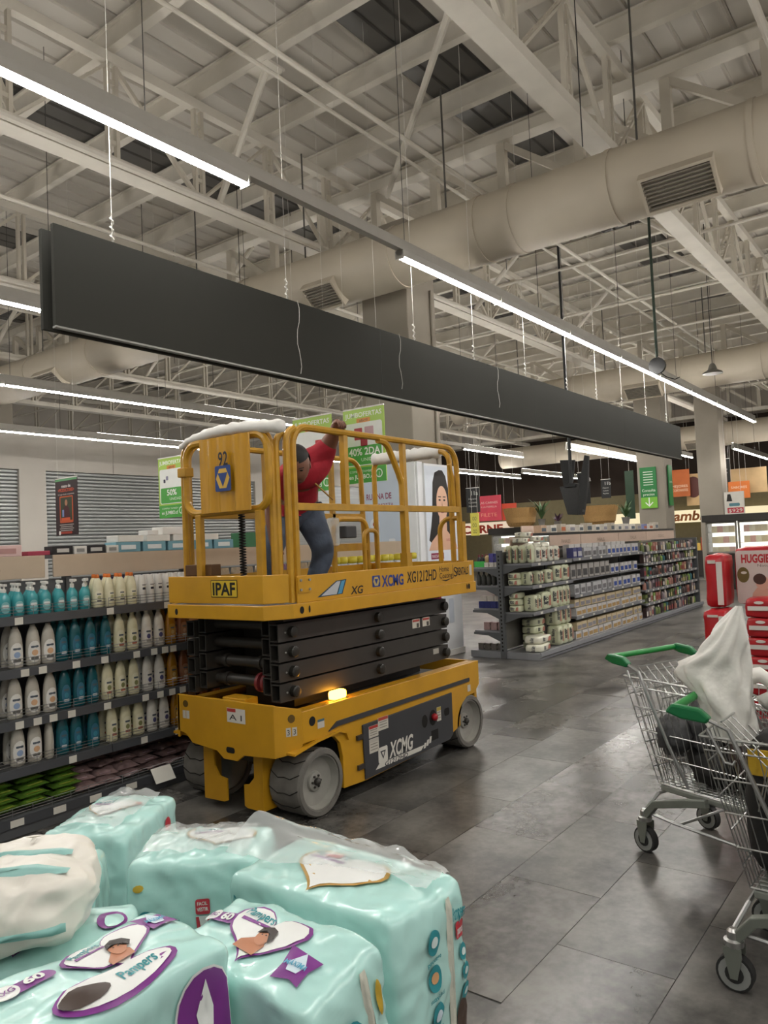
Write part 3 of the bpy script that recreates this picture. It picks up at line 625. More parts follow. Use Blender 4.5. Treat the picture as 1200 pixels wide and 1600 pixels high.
def fat(names, k, add={}):
    d = {}
    for n in names:
        r = J[n][1]; r = tuple(x*k+.008 for x in r) if isinstance(r, tuple) else r*k+.008; d[n] = (J[n][0], r)
    d.update(add); return d
sj = fat(['belly','chest','shr','shl'], 1.36); sj['shr'] = (J['shr'][0], .088); sj['shl'] = (J['shl'][0], .088); sj['hem'] = (J['pelvis'][0].lerp(J['belly'][0], .25), .142)
sj['slr'] = (J['shr'][0].lerp(J['elr'][0], .62), .068); sj['sll'] = (J['shl'][0].lerp(J['ell'][0], .7), .068); sj['col'] = (J['neck0'][0], .072)
skin_obj('t_shirt', sj, [('belly','chest'),('chest','shr'),('chest','shl'),('belly','hem'),('shr','slr'),('shl','sll'),('chest','col')], m_red, man)
jj = fat(['pelvis','hir','knr','anr','hil','knl','anl'], 1.15, {})
for n in ('anr', 'anl'): jj[n] = (J[n][0], .062)
skin_obj('jeans', jj, [('pelvis','hir'),('hir','knr'),('knr','anr'),('pelvis','hil'),('hil','knl'),('knl','anl')], m_jean, man)
for s_, a, t_ in (('r', 'anr', 'tor'), ('l', 'anl', 'tol')):
    p, q = J[a][0], J[t_][0]; z0 = .002; d = (q-p); d.z = 0; d.normalize(); c = p+d*.06; n_ = Vector((-d.y, d.x, 0)); sb = B(); rings = []
    for (t, w, h) in ((-.10, .030, .05), (-.07, .042, .075), (0, .044, .08), (.07, .048, .055), (.12, .045, .045), (.155, .028, .035)):
        cc = Vector((c.x, c.y, z0))+d*t; rings.append([cc-n_*w, cc+n_*w, cc+n_*w*.9+Vector((0,0,h*.7)), cc+Vector((0,0,h)), cc-n_*w*.9+Vector((0,0,h*.7))])
    vs = [v for r_ in rings for v in r_]; fs = [(i*5+k, i*5+(k+1) % 5, (i+1)*5+(k+1) % 5, (i+1)*5+k) for i in range(5) for k in range(5)]+[(0,1,2,3,4),(25,26,27,28,29)]
    part('shoe', sb.add(vs, fs), mat('work_shoe', '#241f1b', .6), man, smooth=40)
# head with face, tilted down towards the front left of the platform
HC = Vector((3.47, 3.28, 2.115))-PB
fwd = Vector((-.62, -.45, -.64)).normalized(); hup = Vector((-.42, -.30, .85)); hup = (hup-fwd*hup.dot(fwd)).normalized(); hrt = fwd.cross(hup)
def HP(a, b_, c): return HC+hrt*a+fwd*b_+hup*c
b = B(); n, mm = 20, 14; vs = []; fs = []
for j in range(mm+1):
    ph = math.pi*(j/mm-.5)
    for i in range(n):
        th = 2*math.pi*i/n; x, y, z = math.cos(ph)*math.sin(th), math.cos(ph)*math.cos(th), math.sin(ph)
        w = .076*(1-.18*max(0, -z)); dp_ = .095 if y > 0 else .098; X_, Y_, Z_ = x*w, y*dp_, z*.118
        if y > .3:                                        # face: brow, nose, mouth, chin
            if abs(x) < .22 and -.42 < z < .02: Y_ += .018*(1-abs(x)/.22)*(1-abs(z+.25)/.27 if abs(z+.25) < .27 else 0)
            if .02 < z < .28 and .15 < abs(x) < .6: Y_ -= .007
            if z < -.75: Y_ += .008
        vs.append(HP(X_, Y_, Z_))
for j in range(mm):
    for i in range(n): fs.append((j*n+i, j*n+(i+1) % n, (j+1)*n+(i+1) % n, (j+1)*n+i))
hd = part('head', B().add(vs, fs), m_skin, man, smooth=True)
hv = [(v-HC)*1.07+HC-fwd*.012+hup*.008 for v in vs]; keep = [f for f in fs if all(((hv[i]-HC).dot(hup) > .045 or ((hv[i]-HC).dot(fwd) < -.015 and (hv[i]-HC).dot(hup) > -.06)) for i in f)]
part('hair', B().add(hv, keep), m_hair, hd, smooth=True)
for s in (-1, 1):
    part('eye', B().lathe([(.001,-.004),(.010,-.003),(.012,0),(.010,.003),(.001,.004)], 10).xf(lambda v: HP(s*.03+v.x, .083+v.z, .015+v.y*.5)), mat('eye_dark', '#241a15', .3), hd, smooth=True)
    part('eyebrow', B().bar(HP(s*.017, .093, .034), HP(s*.047, .084, .036), .006, .005), m_hair, hd)
    part('ear', B().lathe([(.004,-.01),(.016,-.008),(.02,0),(.012,.008)], 10).xf(lambda v: HP(s*(.075+v.z*.5), -.005+v.x, v.y*1.5-.005)), m_skin, hd, smooth=True)
part('mouth', B().bar(HP(-.02, .086, -.062), HP(.02, .086, -.062), .006, .006), mat('lips', '#5f3a34', .5), hd)
# fingers over the top rail and round a scraper
def fingers(base, dirs, parent, name):
    for k, (off, seq) in enumerate(dirs):
        p = Vector(base)+Vector(off); pts = [p]
        for d in seq: pts.append(pts[-1]+Vector(d))
        part(name if k < 4 else 'thumb', B().path(pts, .009, 7, rs=[.0105, .0095, .009, .007][:len(pts)]), m_skin, parent, smooth=True)
hr = J['har'][0]
fingers(hr+Vector((0,-.005,.0)), [((-.03+.02*k, 0, .005), [(-.004, -.028, .004), (-.002, -.014, -.02), (0, .002, -.02)]) for k in range(4)]+[((.035, .02, 0), [(.012, -.012, -.012), (.004, -.016, -.016)])], man, 'finger')
hl = J['hal'][0]
fingers(hl, [((-.024+.016*k, -.01, -.02), [(-.003, -.012, -.026), (0, .008, -.02), (.002, .016, -.008)]) for k in range(4)]+[((.028, .0, -.005), [(.01, -.014, -.016), (-.004, -.012, -.016)])], man, 'finger')
solo('cardboard_tool', B().bar((0,0,0), (.14,-.02,-.10), .012, .006), mat('wood_stick', '#b08b4a', .7), 'thin wooden stick held in front of the worker\'s red shirt', 'stick', (3.58, 3.24, 2.0))
# ------------------------------------------------------------------ left shelf run
m_shelf = mat('shelf_grey', '#5d5f61', .45, metal=.2, var=.06, scale=5); m_lip = mat('shelf_lip', '#4b4d51', .4, metal=.2, var=.05)
m_wire = mat('wire_steel', '#8f9091', .35, metal=.8, var=0); m_tag = mat('price_tag', '#d9d6cc', .5, var=.04); m_hdr = mat('header_board', '#c6b39d', .7, var=.03)
GO = Vector((.9, 4.5, 0)); GX0, GX1 = .9, 6.85
gl = thing('shelf_unit', 'long grey shelf run of lotion bottles beside the yellow lift', 'shelf unit', GO)
def gp_(name, b, m, parent=None, **k): b.xf(lambda v: v-GO); return part(name, b, m, parent or gl, **k)
gp_('back_panel', B().box(GX0, GX1, 4.98, 5.0, .1, 1.46), m_shelf)
SH = [1.265, .955, .655, .375]
bays = [(.9,1.9),(1.9,2.9),(2.9,3.9),(3.9,4.9),(4.9,5.9),(5.9,6.85)]
tagx = {0: [2.3, 2.91, 3.36], 1: [2.33, 2.44, 2.66, 2.86, 3.10, 3.24, 3.33, 3.40, 3.62], 2: [2.29, 2.40, 2.5, 2.62, 2.87, 3.16, 3.28, 3.38, 3.47, 3.6], 3: [2.62, 3.14, 3.42]}
def fence(x0, x1, y, z, h, nw=3):
    b = B()
    for k in range(1, nw+1): b.tube((x0, y, z+h*k/nw), (x1, y, z+h*k/nw), .0018, 4)
    n = max(2, int((x1-x0)/.12))
    for k in range(n+1): x = x0+(x1-x0)*k/n; b.tube((x, y, z-.01), (x, y, z+h), .0018, 4)
    return b
for i, z in enumerate(SH):
    for (a, c) in bays:
        s = gp_('shelf', B().box(a+.003, c-.003, 4.51, 4.98, z-.03, z), m_shelf)
        gp_('shelf_lip', B().add([(a+.003,4.51,z-.045),(c-.003,4.51,z-.045),(c-.003,4.49,z-.05),(a+.003,4.49,z-.05),(a+.003,4.51,z+.004),(c-.003,4.51,z+.004),(c-.003,4.495,z+.002),(a+.003,4.495,z+.002)],
            [(0,1,2,3),(4,7,6,5),(0,4,5,1),(3,2,6,7),(0,3,7,4),(1,5,6,2)]), m_lip, s)
        if c < 4.5: gp_('wire_fence', fence(a+.01, c-.01, 4.505, z+.004, .055), m_wire, s)
        for x in [t for t in tagx[i] if a <= t < c]:
            w = .05; t_ = gp_('price_tag', B().box(x-w/2, x+w/2, 4.486, 4.489, z-.048, z-.005), m_tag, s)
base = gp_('base_deck', B().add([(GX0,4.46,0),(GX1,4.46,0),(GX1,4.98,0),(GX0,4.98,0),(GX0,4.46,.10),(GX1,4.46,.10),(GX1,4.98,.17),(GX0,4.98,.17)], [(0,3,2,1),(4,5,6,7),(0,1,5,4),(1,2,6,5),(2,3,7,6),(3,0,4,7)]), m_shelf)
gp_('shelf_lip', B().box(GX0, GX1, 4.445, 4.465, .06, .115), m_lip, base)
for x in (2.24, 2.5, 2.74, 3.0): gp_('price_tag', B().box(x-.04, x+.04, 4.441, 4.444, .065, .105), m_tag, base)
gp_('wire_fence', fence(GX0, 4.4, 4.47, .115, .05), m_wire, base)
for x in (.9, 1.9, 2.9, 3.9, 4.9, 5.9, 6.85): gp_('upright', B().box(x-.02, x+.02, 4.96, 5.02, 0, 1.62), m_shelf)
for k, (a, c) in enumerate([(.9, 2.72), (2.78, 4.75), (4.8, 6.85)]):
    h = gp_('header_board', B().box(a, c, 4.94, 4.955, 1.475, 1.625), m_hdr, bevel=.003)
    if k == 0: word('header_letter', 'o', 2.40-GO.x, 1.545, .05, lambda u, v: Vector((u, 4.938-GO.y, v)), hx('#2b2622'), h)
gp_('top_deck', B().box(GX0, GX1, 4.96, 5.4, 1.60, 1.625), m_shelf)
solo('price_card', B().box(-.08, .08, -.002, .002, 0, .11).xf(lambda v: Vector((v.x, v.y+v.z*.55, v.z*.8))), m_tag, 'white price card clipped to the bottom shelf by the lift wheel', 'price card', (3.24, 4.40, .06))
# bottles
def on_ell(prof, sx, sy, off):
    """surface point of an elliptical lathe at angle th (0 = facing -y) and height z"""
    def P(th, z):
        for (r0, z0), (r1, z1) in zip(prof, prof[1:]):
            if z0 <= z <= z1: r = r0+(r1-r0)*(z-z0)/max(1e-6, z1-z0); break
        else: r = prof[-1][0]
        return Vector(((r*sx+off)*math.sin(th), -(r*sy+off)*math.cos(th), z))
    return P
def ringdisc(P, cz, hw, hz, n=18, sq=2.):
    b = B(); vs = [P(0, cz)]; fs = []
    for k, q in enumerate((.4, .75, 1.)):
        for i in range(n):
            a = 2*math.pi*i/n; ca, sa = math.cos(a), math.sin(a); e = 2/sq
            vs.append(P(q*hw*math.copysign(abs(ca)**e, ca), cz+q*hz*math.copysign(abs(sa)**e, sa)))
    for i in range(n): fs.append((0, 1+i, 1+(i+1) % n))
    for k in range(2):
        for i in range(n): fs.append((1+k*n+i, 1+k*n+n+i, 1+k*n+n+(i+1) % n, 1+k*n+(i+1) % n))
    return b.add(vs, fs)
LOT = [(.80,0),(.97,.006),(1.,.03),(1.,.09),(.97,.13),(.88,.17),(.70,.205),(.48,.228),(.36,.236)]
def lotion(col, capc, labc, mark, lab=(.085,.75,.052,3), cap=.03, spec=.35, sx=.042, sy=.028, mark2=None, alpha=1.):
    r = bpy.data.objects.new('lotion_bottle', None); r.empty_display_size = .05
    mb = mat('bottle_'+col, col, spec, var=.05, scale=20)
    part('bottle_body', B().lathe([(a, z) for a, z in LOT], 18, sx=sx, sy=sy), mb, r, smooth=35)
    part('cap', B().lathe([(.36,.236),(.38,.238),(.36,.236+cap*.8),(.26,.236+cap)], 12, sx=sx, sy=sy*1.25), mat('cap_'+capc, capc, .4, var=.03), r, smooth=35)
    P = on_ell(LOT, sx, sy, .0012); Q = on_ell(LOT, sx, sy, .0019)
    l = part('bottle_label', ringdisc(P, lab[0], lab[1], lab[2], sq=lab[3]), mat('label_'+labc, labc, .45, var=.03), r, smooth=True)
    part('label_mark', ringdisc(Q, lab[0]-lab[2]*.1, lab[1]*.45, lab[2]*.28), mat('mark_'+mark, mark, .5, var=.1), l, smooth=True)
    part('label_text', ringdisc(Q, lab[0]-lab[2]*.62, lab[1]*.55, lab[2]*.13, sq=6), mat('mark_'+(mark2 or '#6b6a66'), mark2 or '#6b6a66', .5), l, smooth=True)
    part('label_text', ringdisc(Q, lab[0]+lab[2]*.45, lab[1]*.55, lab[2]*.10, sq=6), mat('mark_#55606a', '#55606a', .5), l, smooth=True)
    return r
protos = dict(
  grey=lotion('#bdb8ac', '#b3aea2', '#e8e6e0', '#9db4d6', (.085,.95,.065,2.2), cap=.012, sx=.045),
  greyo=lotion('#bdb8ac', '#b3aea3', '#e8e6e1', '#e0b48c', (.085,.95,.065,2.2), cap=.012, sx=.045),
  teal=lotion('#1d5a63', '#2a6d73', '#2c6a83', '#3c8aa0', (.09,.7,.06,2.2), spec=.18, mark2='#c6cfd2'),
  cream=lotion('#d8d2b0', '#d6cfae', '#e2ddc2', '#8d8f5d', (.085,.75,.06,3), mark2='#b76b55'),
  white=lotion('#dcd8cf', '#d8d4cb', '#e6e3dc', '#56578a', (.085,.75,.06,3), mark2='#a8a49b'),
  amber=lotion('#a8741c', '#b58428', '#b98a37', '#d8b97c', (.09,.7,.055,3), spec=.2, mark2='#ddd3bf'),
  brown=lotion('#8d5a3c', '#9a6a4c', '#a87a5c', '#caa58c', (.09,.7,.055,3), spec=.2, mark2='#ddd3c7'),
  peach=lotion('#c88f63', '#c99a72', '#d3a47c', '#e0c2a2', (.085,.7,.055,3), mark2='#e0d5c8'),
  orange=lotion('#b4672a', '#a85c22', '#bf7a3a', '#e0b47a', (.08,.7,.05,2), spec=.2, mark2='#e2d5c0'),
  blue=lotion('#2c4f86', '#2b4a7a', '#3c63a0', '#c6cfdc', (.085,.7,.055,3), mark2='#c6cfdc'))
desc = dict(grey='grey bottle with white label and blue drop', greyo='grey bottle with white label and orange drop', teal='dark teal lotion bottle', cream='cream lotion bottle', white='white lotion bottle', amber='amber lotion bottle', brown='brown lotion bottle', peach='peach lotion bottle', orange='orange lotion bottle', blue='blue lotion bottle')
def px2x(px): 
    t = [(0,2.24),(40,2.4),(80,2.56),(120,2.73),(160,2.92),(200,3.11),(240,3.32),(280,3.54),(320,3.77),(400,4.28)]
    for (a, xa), (b_, xb) in zip(t, t[1:]):
        if a <= px <= b_: return xa+(xb-xa)*(px-a)/(b_-a)
rows = [
  (1, [('grey',16.5),('greyo',44.4),('greyo',67.8),('teal',90),('teal',112),('teal',135),('teal',159),('cream',180),('cream',202),('white',223),('white',242),('amber',260),('brown',280),('peach',298),('blue',318),('blue',336)]),
  (2, [('grey',13.5),('greyo',42),('greyo',68.4),('teal',93),('teal',115),('teal',137),('cream',159),('cream',180),('cream',201),('white',223),('white',242),('amber',261),('brown',279),('peach',296),('orange',314),('orange',332)]),
  (3, [('grey',16.5),('greyo',43.5),('greyo',66),('teal',88),('teal',110),('teal',136),('cream',164),('cream',186),('cream',207),('white',227),('white',246),('amber',265),('peach',290),('orange',310),('orange',330)])]
rn = {1: 'second shelf from the top', 2: 'third shelf from the top', 3: 'fourth shelf from the top'}
allp = set()
def place(proto, label, loc, rz, group, cat='bottle', name='lotion_bottle'):
    c = dup(proto, loc, rz); c.name = name; tag(c, label, cat, group); return c
for ri, items in rows:
    z = SH[ri]; cnt = {}
    for k, (kind, px) in enumerate(items):
        kk = kind.replace('greyo', 'greyo'); cnt[kk] = cnt.get(kk, 0)+1
        place(protos[kind], '%s %s from left, %s' % (ORD[cnt[kk]-1], desc[kind], rn[ri]), (px2x(px)+.008, 4.57+R.uniform(-.006, .006), z), R.uniform(-.12, .12) if not (ri == 3 and k == 2) else 1.2, 'lotion bottles on the left shelves')
        if k % 1 == 0 and kind != 'greyo':
            place(protos[kind], '%s %s in the rear row of the %s' % (ORD[cnt[kk]-1], desc[kind].split(' with')[0], rn[ri].split(' from')[0]), (px2x(px)+.015, 4.67, z), R.uniform(-.15, .15), 'second row bottles on the '+rn[ri])
# pump bottles, orange capped bottles and white tubes of the top shelf
def pump(col, w=.036, h=.145, capc='#e9e7e2', spec=.12):
    r = bpy.data.objects.new('pump_bottle', None)
    pr_ = [(.85,0),(1,.01),(1,.09),(.92,.115),(.5,.138),(.42,h)]
    part('bottle_body', B().lathe(pr_, 16, sx=w, sy=w*.8), mat('bottle_'+col, col, spec, var=.06, scale=20), r, smooth=35)
    c = B().lathe([(.013,h-.002),(.013,h+.018),(.006,h+.02),(.006,h+.038)], 10); c.box(-.008, .008, -.034, .012, h+.036, h+.05); part('pump_head', c, mat('cap_'+capc, capc, .4), r)
    P = on_ell(pr_, w, w*.8, .001); l = part('bottle_label', ringdisc(P, .055, .7, .034, sq=2.4), mat('label_#7fb9bd', '#7fb9bd', .4), r, smooth=True)
    part('label_text', ringdisc(on_ell(pr_, w, w*.8, .0018), .062, .5, .010, sq=5), mat('mark_#e3e6e4', '#e3e6e4', .5), l, smooth=True)
    return r
pt = pump('#3f9aa0')
n = 0
for yi, y in enumerate((4.57, 4.655, 4.74)):
    for k, px in enumerate((4, 25, 47, 68, 90, 111, 130)):
        x = px2x(px)*(1+.0*yi)+.02*yi+.006*yi*k
        place(pt, '%s teal pump bottle from left in %s row on the top shelf' % (ORD[k], ('the front', 'the middle', 'the back')[yi]), (x, y, SH[0]), R.uniform(-.3, .3), 'teal pump bottles', name='pump_bottle')
pc_ = lotion('#dcd7b8', '#d8722a', '#e6e2c8', '#b8b98a', (.085,.7,.05,3), cap=.03, sx=.037)
pw_ = bpy.data.objects.new('white_bottle', None)
prw = [(.95,0),(1,.005),(1,.15),(.9,.165),(.9,.19),(.85,.195)]
part('bottle_body', B().lathe(prw, 16, sx=.026, sy=.024), mat('bottle_#e4e3df', '#e4e3df', .35, var=.02), pw_, smooth=35)
part('label_text', ringdisc(on_ell(prw, .026, .024, .0012), .10, .5, .008, sq=6), mat('mark_#2b2c3a', '#2b2c3a', .5), pw_, smooth=True)
part('label_text', ringdisc(on_ell(prw, .026, .024, .0012), .125, .6, .004, sq=6), mat('mark_#8d8d90', '#8d8d90', .5), pw_, smooth=True)
for yi, y in enumerate((4.57, 4.66)):
    for k, px in enumerate((150, 168, 186, 204)):
        o = place(pc_, '%s orange capped cream bottle from left in %s row' % (ORD[k], ('the front', 'the rear')[yi]), (px2x(px)+.03*yi, y, SH[0]), R.uniform(-.2, .2), 'orange capped bottles'); o.scale = (1, 1, .82)
    for k, px in enumerate((220, 233, 246, 258, 270, 283)):
        place(pw_, '%s slim white bottle from left in %s row of the top shelf' % (ORD[k], ('the front', 'the rear')[yi]), (px2x(px)+.03*yi, y, SH[0]), R.uniform(-.2, .2), 'slim white bottles', name='white_bottle')
for k in range(7):
    x = 3.12+.075*k; b = B().box(-.03, .03, -.02, .02, 0, .17); bb = solo('jar_box', b, mat('box_white', '#e2e0da', .5), '%s white carton with navy top behind the slim white bottles' % ORD[k], 'carton', (x, 4.86, SH[0]), 0, 'white cartons with navy tops')
    part('carton_top', B().box(-.031, .031, -.021, .021, .17, .19), mat('navy_top', '#232a55', .5), bb)
for o in list(protos.values())+[pt, pc_, pw_]:
    for ch in list(o.children):
        for g in list(ch.children): bpy.data.objects.remove(g)
        bpy.data.objects.remove(ch)
    bpy.data.objects.remove(o)
# soft bags on the bottom deck and on the far part of the top shelf
def pillow(w, d, h, seed=0, nx=10, ny=7, crimp=.012):
    b = B(); vs = []; fs = []; rr_ = random.Random(seed); ph = rr_.random()*6
    for sgn in (1, -1):
        for j in range(ny+1):
            for i in range(nx+1):
                u, v = 2*i/nx-1, 2*j/ny-1; q = max(0, (1-abs(u)**2.6))*max(0, (1-abs(v)**2.6)); q = q**.5
                z = sgn*h/2*q*(1+.25*math.sin(3*u+ph)*math.cos(4*v+ph))
                vs.append((u*w/2*(1-.06*(1-abs(v))), v*d/2*(1-.05*(1-abs(u))), h/2+z))
    M_ = (nx+1)*(ny+1)
    for s in (0, 1):
        for j in range(ny):
            for i in range(nx):
                a = s*M_+j*(nx+1)+i; f = (a, a+1, a+nx+2, a+nx+1); fs.append(f if s == 0 else f[::-1])
    return b.add(vs, fs)
gm = [mkmesh('snack_bag', pillow(.19, .15, .045, s), mat('bag_green', '#53742c', .25, var=.25, scale=18, bump=.3, bscale=25), True) for s in range(3)]
km = [mkmesh('snack_bag', pillow(.17, .15, .05, 5+s), mat('bag_mauve', '#86706f', .22, var=.35, scale=16, bump=.35, bscale=22), True) for s in range(3)]
stripe_g = mkmesh('bag_print', B().box(-.05, .05, -.07, -.045, .036, .0375), mat('bag_lime', '#9fae3a', .3)); stripe_k = mkmesh('bag_print', B().box(-.04, .03, -.072, -.05, .037, .0385), mat('bag_pink', '#c3a4ad', .3)); stripe_y = mkmesh('bag_print', B().lathe([(.018,.049),(.018,.0505)], 8), mat('bag_yellow', '#b8ad3c', .3))
for col in range(4):
    for lay in range(4):
        o = link('snack_bag', gm[(col+lay) % 3], None, (2.0+.2*col+R.uniform(-.01, .01), 4.58+.02*lay, .125+.042*lay), R.uniform(-.12, .12))
        tag(o, 'green bag in layer %s of the %s pile from left on the bottom shelf' % (['one', 'two', 'three', 'four'][lay], ORD[col]), 'bag', 'green bags on the bottom shelf'); link('bag_print', stripe_g, o)
        if lay == 3: o2 = link('snack_bag', gm[lay % 3], None, (2.0+.2*col, 4.75, .16+.04*lay), R.uniform(-.1, .1)); tag(o2, 'green bag lying behind the %s green pile' % ORD[col], 'bag', 'green bags on the bottom shelf')
for col in range(8):
    for lay in range(3):
        o = link('snack_bag', km[(col+lay) % 3], None, (2.74+.165*col+R.uniform(-.02, .02), 4.57+.05*lay, .12+.04*lay), R.uniform(-.35, .35)); o.rotation_euler.x = R.uniform(-.05, .12)
        tag(o, 'mauve bag in layer %s of the %s mauve pile from left' % (['one', 'two', 'three'][lay], ORD[col]), 'bag', 'mauve bags on the bottom shelf'); link('bag_print', stripe_k if (col+lay) % 3 else stripe_y, o)
    o = link('snack_bag', km[col % 3], None, (2.76+.165*col, 4.79, .22), R.uniform(-.3, .3)); tag(o, 'mauve bag lying behind the %s mauve pile' % ORD[col], 'bag', 'mauve bags on the bottom shelf')
ym = mkmesh('wipes_bag', pillow(.13, .09, .2, 3), mat('bag_silver', '#c9ccd6', .25, var=.15, scale=20, bump=.2), True)
yt_ = mkmesh('bag_print', B().box(-.055, .055, -.047, .047, .145, .195), mat('bag_bright_yellow', '#d8c83a', .35, var=.15)); yb_ = mkmesh('bag_print', B().lathe([(.03,-.002),(.03,.002)], 10).xf(lambda v: Vector((v.x, v.z-.05, v.y+.09))), mat('bag_blue', '#2f49a8', .35))
yw = mkmesh('wipes_bag', B().lathe([(.75,0),(1,.02),(1.03,.1),(.95,.15),(.8,.165)], 12, sx=.062, sy=.045), mat('bag_silver', '#c9ccd6', .25), True); yk = mkmesh('bag_print', B().lathe([(.82,.163),(.97,.185),(.9,.225),(.5,.23)], 12, sx=.062, sy=.045), mat('bag_bright_yellow', '#d8c83a', .35, var=.15), True)
for k in range(11):
    o = link('wipes_bag', yw, None, (5.42+.125*k, 4.70+R.uniform(-.02, .02), SH[0]), R.uniform(-.2, .2)); tag(o, '%s silver and yellow bag from left on the top shelf behind the lift' % ORD[k], 'bag', 'silver and yellow bags behind the lift'); link('bag_print', yk, o); link('bag_print', yb_, o, (0, 0, 0))
pvm = mkmesh('wipes_bag', B().lathe([(.8,0),(1,.03),(1,.15),(.85,.2)], 12, sx=.055, sy=.04), mat('bag_purple', '#7d5a86', .3, var=.2, scale=25), True); pvc = mkmesh('wipes_bag', B().lathe([(.8,0),(1,.03),(1,.15),(.85,.2)], 12, sx=.05, sy=.04), mat('bag_beige', '#b3a48c', .3, var=.3, scale=25), True)
for k in range(9):
    o = link('wipes_bag', pvm if k in (4, 5, 6) else pvc, None, (4.05+.13*k, 4.68, SH[0]), R.uniform(-.3, .3)); tag(o, '%s %s pouch seen through the lift gate' % (ORD[k], 'purple' if k in (4, 5, 6) else 'beige'), 'pouch', 'pouches seen through the lift gate')
# cartons on top of the run
def carton(x0, w, h, d, z, col, labc, lbl, y=5.05):
    o = solo('carton', B().box(-w/2, w/2, 0, d, 0, h), mat('carton_'+col, col, .5, var=.06), lbl, 'carton', (x0+w/2, y, z), R.uniform(-.03, .03), 'cartons on top of the left shelf run', bevel=.003)
    if labc: part('carton_print', B().box(-w*.3, w*.3, -.002, .001, h*.25, h*.7), mat('mark_'+labc, labc, .5), o)
Z = 1.626
for k, a in enumerate((2.45, 2.33)): carton(a if k else 2.42, .10 if k else .2, .06 if k else .075, .2, Z, '#d9b8b4' if k == 0 else '#e0ded8', '#b58a86' if k == 0 else None, 'pink floral carton at the left end above the header boards' if k == 0 else 'small white carton at the far left above the header boards', 5.05 if k == 0 else 4.99+.07)
carton(2.66, .16, .03, .15, Z, '#a83a50', None, 'flat crimson carton beside the pink floral carton')
for k in range(2): carton(2.84+.26*k, .15, .06, .12, Z, '#1e1c1e', '#c9c6c0', '%s black carton above the header board gap' % ORD[k]); carton(3.0+.26*k, .1, .055, .12, Z, '#d9d6cf', '#8c8a86', '%s white and grey carton next to a black carton' % ORD[k])
for k in range(5): carton(3.34+.235*k, .21, .075, .16, Z, '#6f9dab', '#dfe3e2', '%s teal carton in the row on top of the shelf run' % ORD[k])
for k in range(4): carton(3.36+.25*k, .22, .05, .16, Z+.076, '#dcdad4', None, '%s white carton lying on the teal cartons' % ORD[k])
carton(3.62, .1, .035, .12, Z+.127, '#e0deda', None, 'small white carton topmost on the left'); carton(3.76, .2, .06, .14, Z+.127, '#e3e1dc', None, 'larger white carton topmost on the right')
carton(4.60, .2, .13, .15, Z, '#2f6a41', None, 'green carton on the shelf run top, beside the lift post')
# ------------------------------------------------------------------ right shelf unit (double sided, open end towards the camera)
GR = Vector((9.1, 4.97, 0))
m_sh2 = mat('shelf_light_grey', '#85868a', .45, metal=.25, var=.05)
gr = thing('shelf_unit', 'double-sided grey shelf unit of baby wipes, open end facing the lift', 'shelf unit', GR)
def gq(name, b, m, parent=None, **k): b.xf(lambda v: v-GR); return part(name, b, m, parent or gr, **k)
XB = [9.1, 10.45, 13.5, 16.9]
gq('back_panel', B().box(9.14, 16.9, 4.955, 4.985, .12, 1.42), mat('peg_panel', '#6a6862', .6))
gq('end_panel', B().box(16.88, 16.93, 4.5, 5.45, 0, 1.45), m_shelf)
for x in XB:
    u_ = gq('upright', B().box(x-.03, x+.03, 4.935, 5.005, 0, 1.44), m_shelf)
    if x == 9.1:
        for k in range(26): gq('upright_slot', B().box(9.068, 9.071, 4.96, 4.98, .1+.05*k, .125+.05*k), m_hole, u_)
SB = {0: [1.26, .965, .615], 1: [1.27, .735, .42], 2: [1.25, 1.05, .81, .575, .34]}
def tagsrow(a, c, z, s, n, y):
    for k in range(n): x = a+(c-a)*(k+.5)/n; gq('price_tag', B().box(x-.035, x+.035, y-.002, y, z-.035, z-.004), m_tag, s)
for bi in range(3):
    a, c = XB[bi]+.03, XB[bi+1]-.03
    for z in SB[bi]:
        yy = 4.53
        s = gq('shelf', B().box(a, c, yy, 4.955, z-.025, z), m_sh2)
        gq('shelf_lip', B().box(a, c, yy-.018, yy, z-.042, z+.004), m_sh2, s)
        tagsrow(a, c, z, s, (3, 7, 12)[bi], yy-.02)
        if bi == 0: gq('bracket', B().prism([(4.95, z-.02), (4.53, z-.02), (4.53, z-.05), (4.7, z-.06), (4.95, z-.15)], lambda u, v, d: Vector((9.10+d, u, v)), 0, .02), m_shelf, s)
    b_ = gq('base_deck', B().box(a-.03, c+.03, 4.45, 4.955, .0, .085), m_sh2); gq('shelf_lip', B().add([(a-.03,4.42,.05),(c+.03,4.42,.05),(c+.03,4.45,.03),(a-.03,4.45,.03),(a-.03,4.43,.10),(c+.03,4.43,.10),(c+.03,4.45,.10),(a-.03,4.45,.10)], [(0,1,2,3),(4,7,6,5),(0,4,5,1),(3,2,6,7),(0,3,7,4),(1,5,6,2)]), m_sh2, b_)
for z in (1.22, .97, .66, .36):
    s = gq('shelf', B().box(9.13, 16.8, 4.985, 5.42, z-.025, z), m_sh2); gq('bracket', B().prism([(4.99, z-.02), (5.42, z-.02), (5.42, z-.05), (5.2, z-.06), (4.99, z-.15)], lambda u, v, d: Vector((9.10+d, u, v)), 0, .02), m_shelf, s)
b_ = gq('base_deck', B().box(9.1, 16.8, 4.985, 5.48, 0, .09), m_sh2)
m_hd2 = mat('header_pinkish', '#c9b1a0', .7, var=.03)
for k, (a, c) in enumerate([(9.3, 9.75), (10.55, 11.7), (11.72, 13.4), (13.42, 14.9), (14.92, 16.7)]):
    h = gq('header_board', B().box(a, c, 4.90, 4.915, 1.45, 1.62), m_hd2)
    if k: word('header_text', ('', 'PANALES', 'PAÑALES', 'TOALLAS', 'CUIDADO')[k], (a+c)/2-GR.x, 1.52, .06, lambda u, v: Vector((u, 4.898-GR.y, v)), hx('#8d7768'), h)
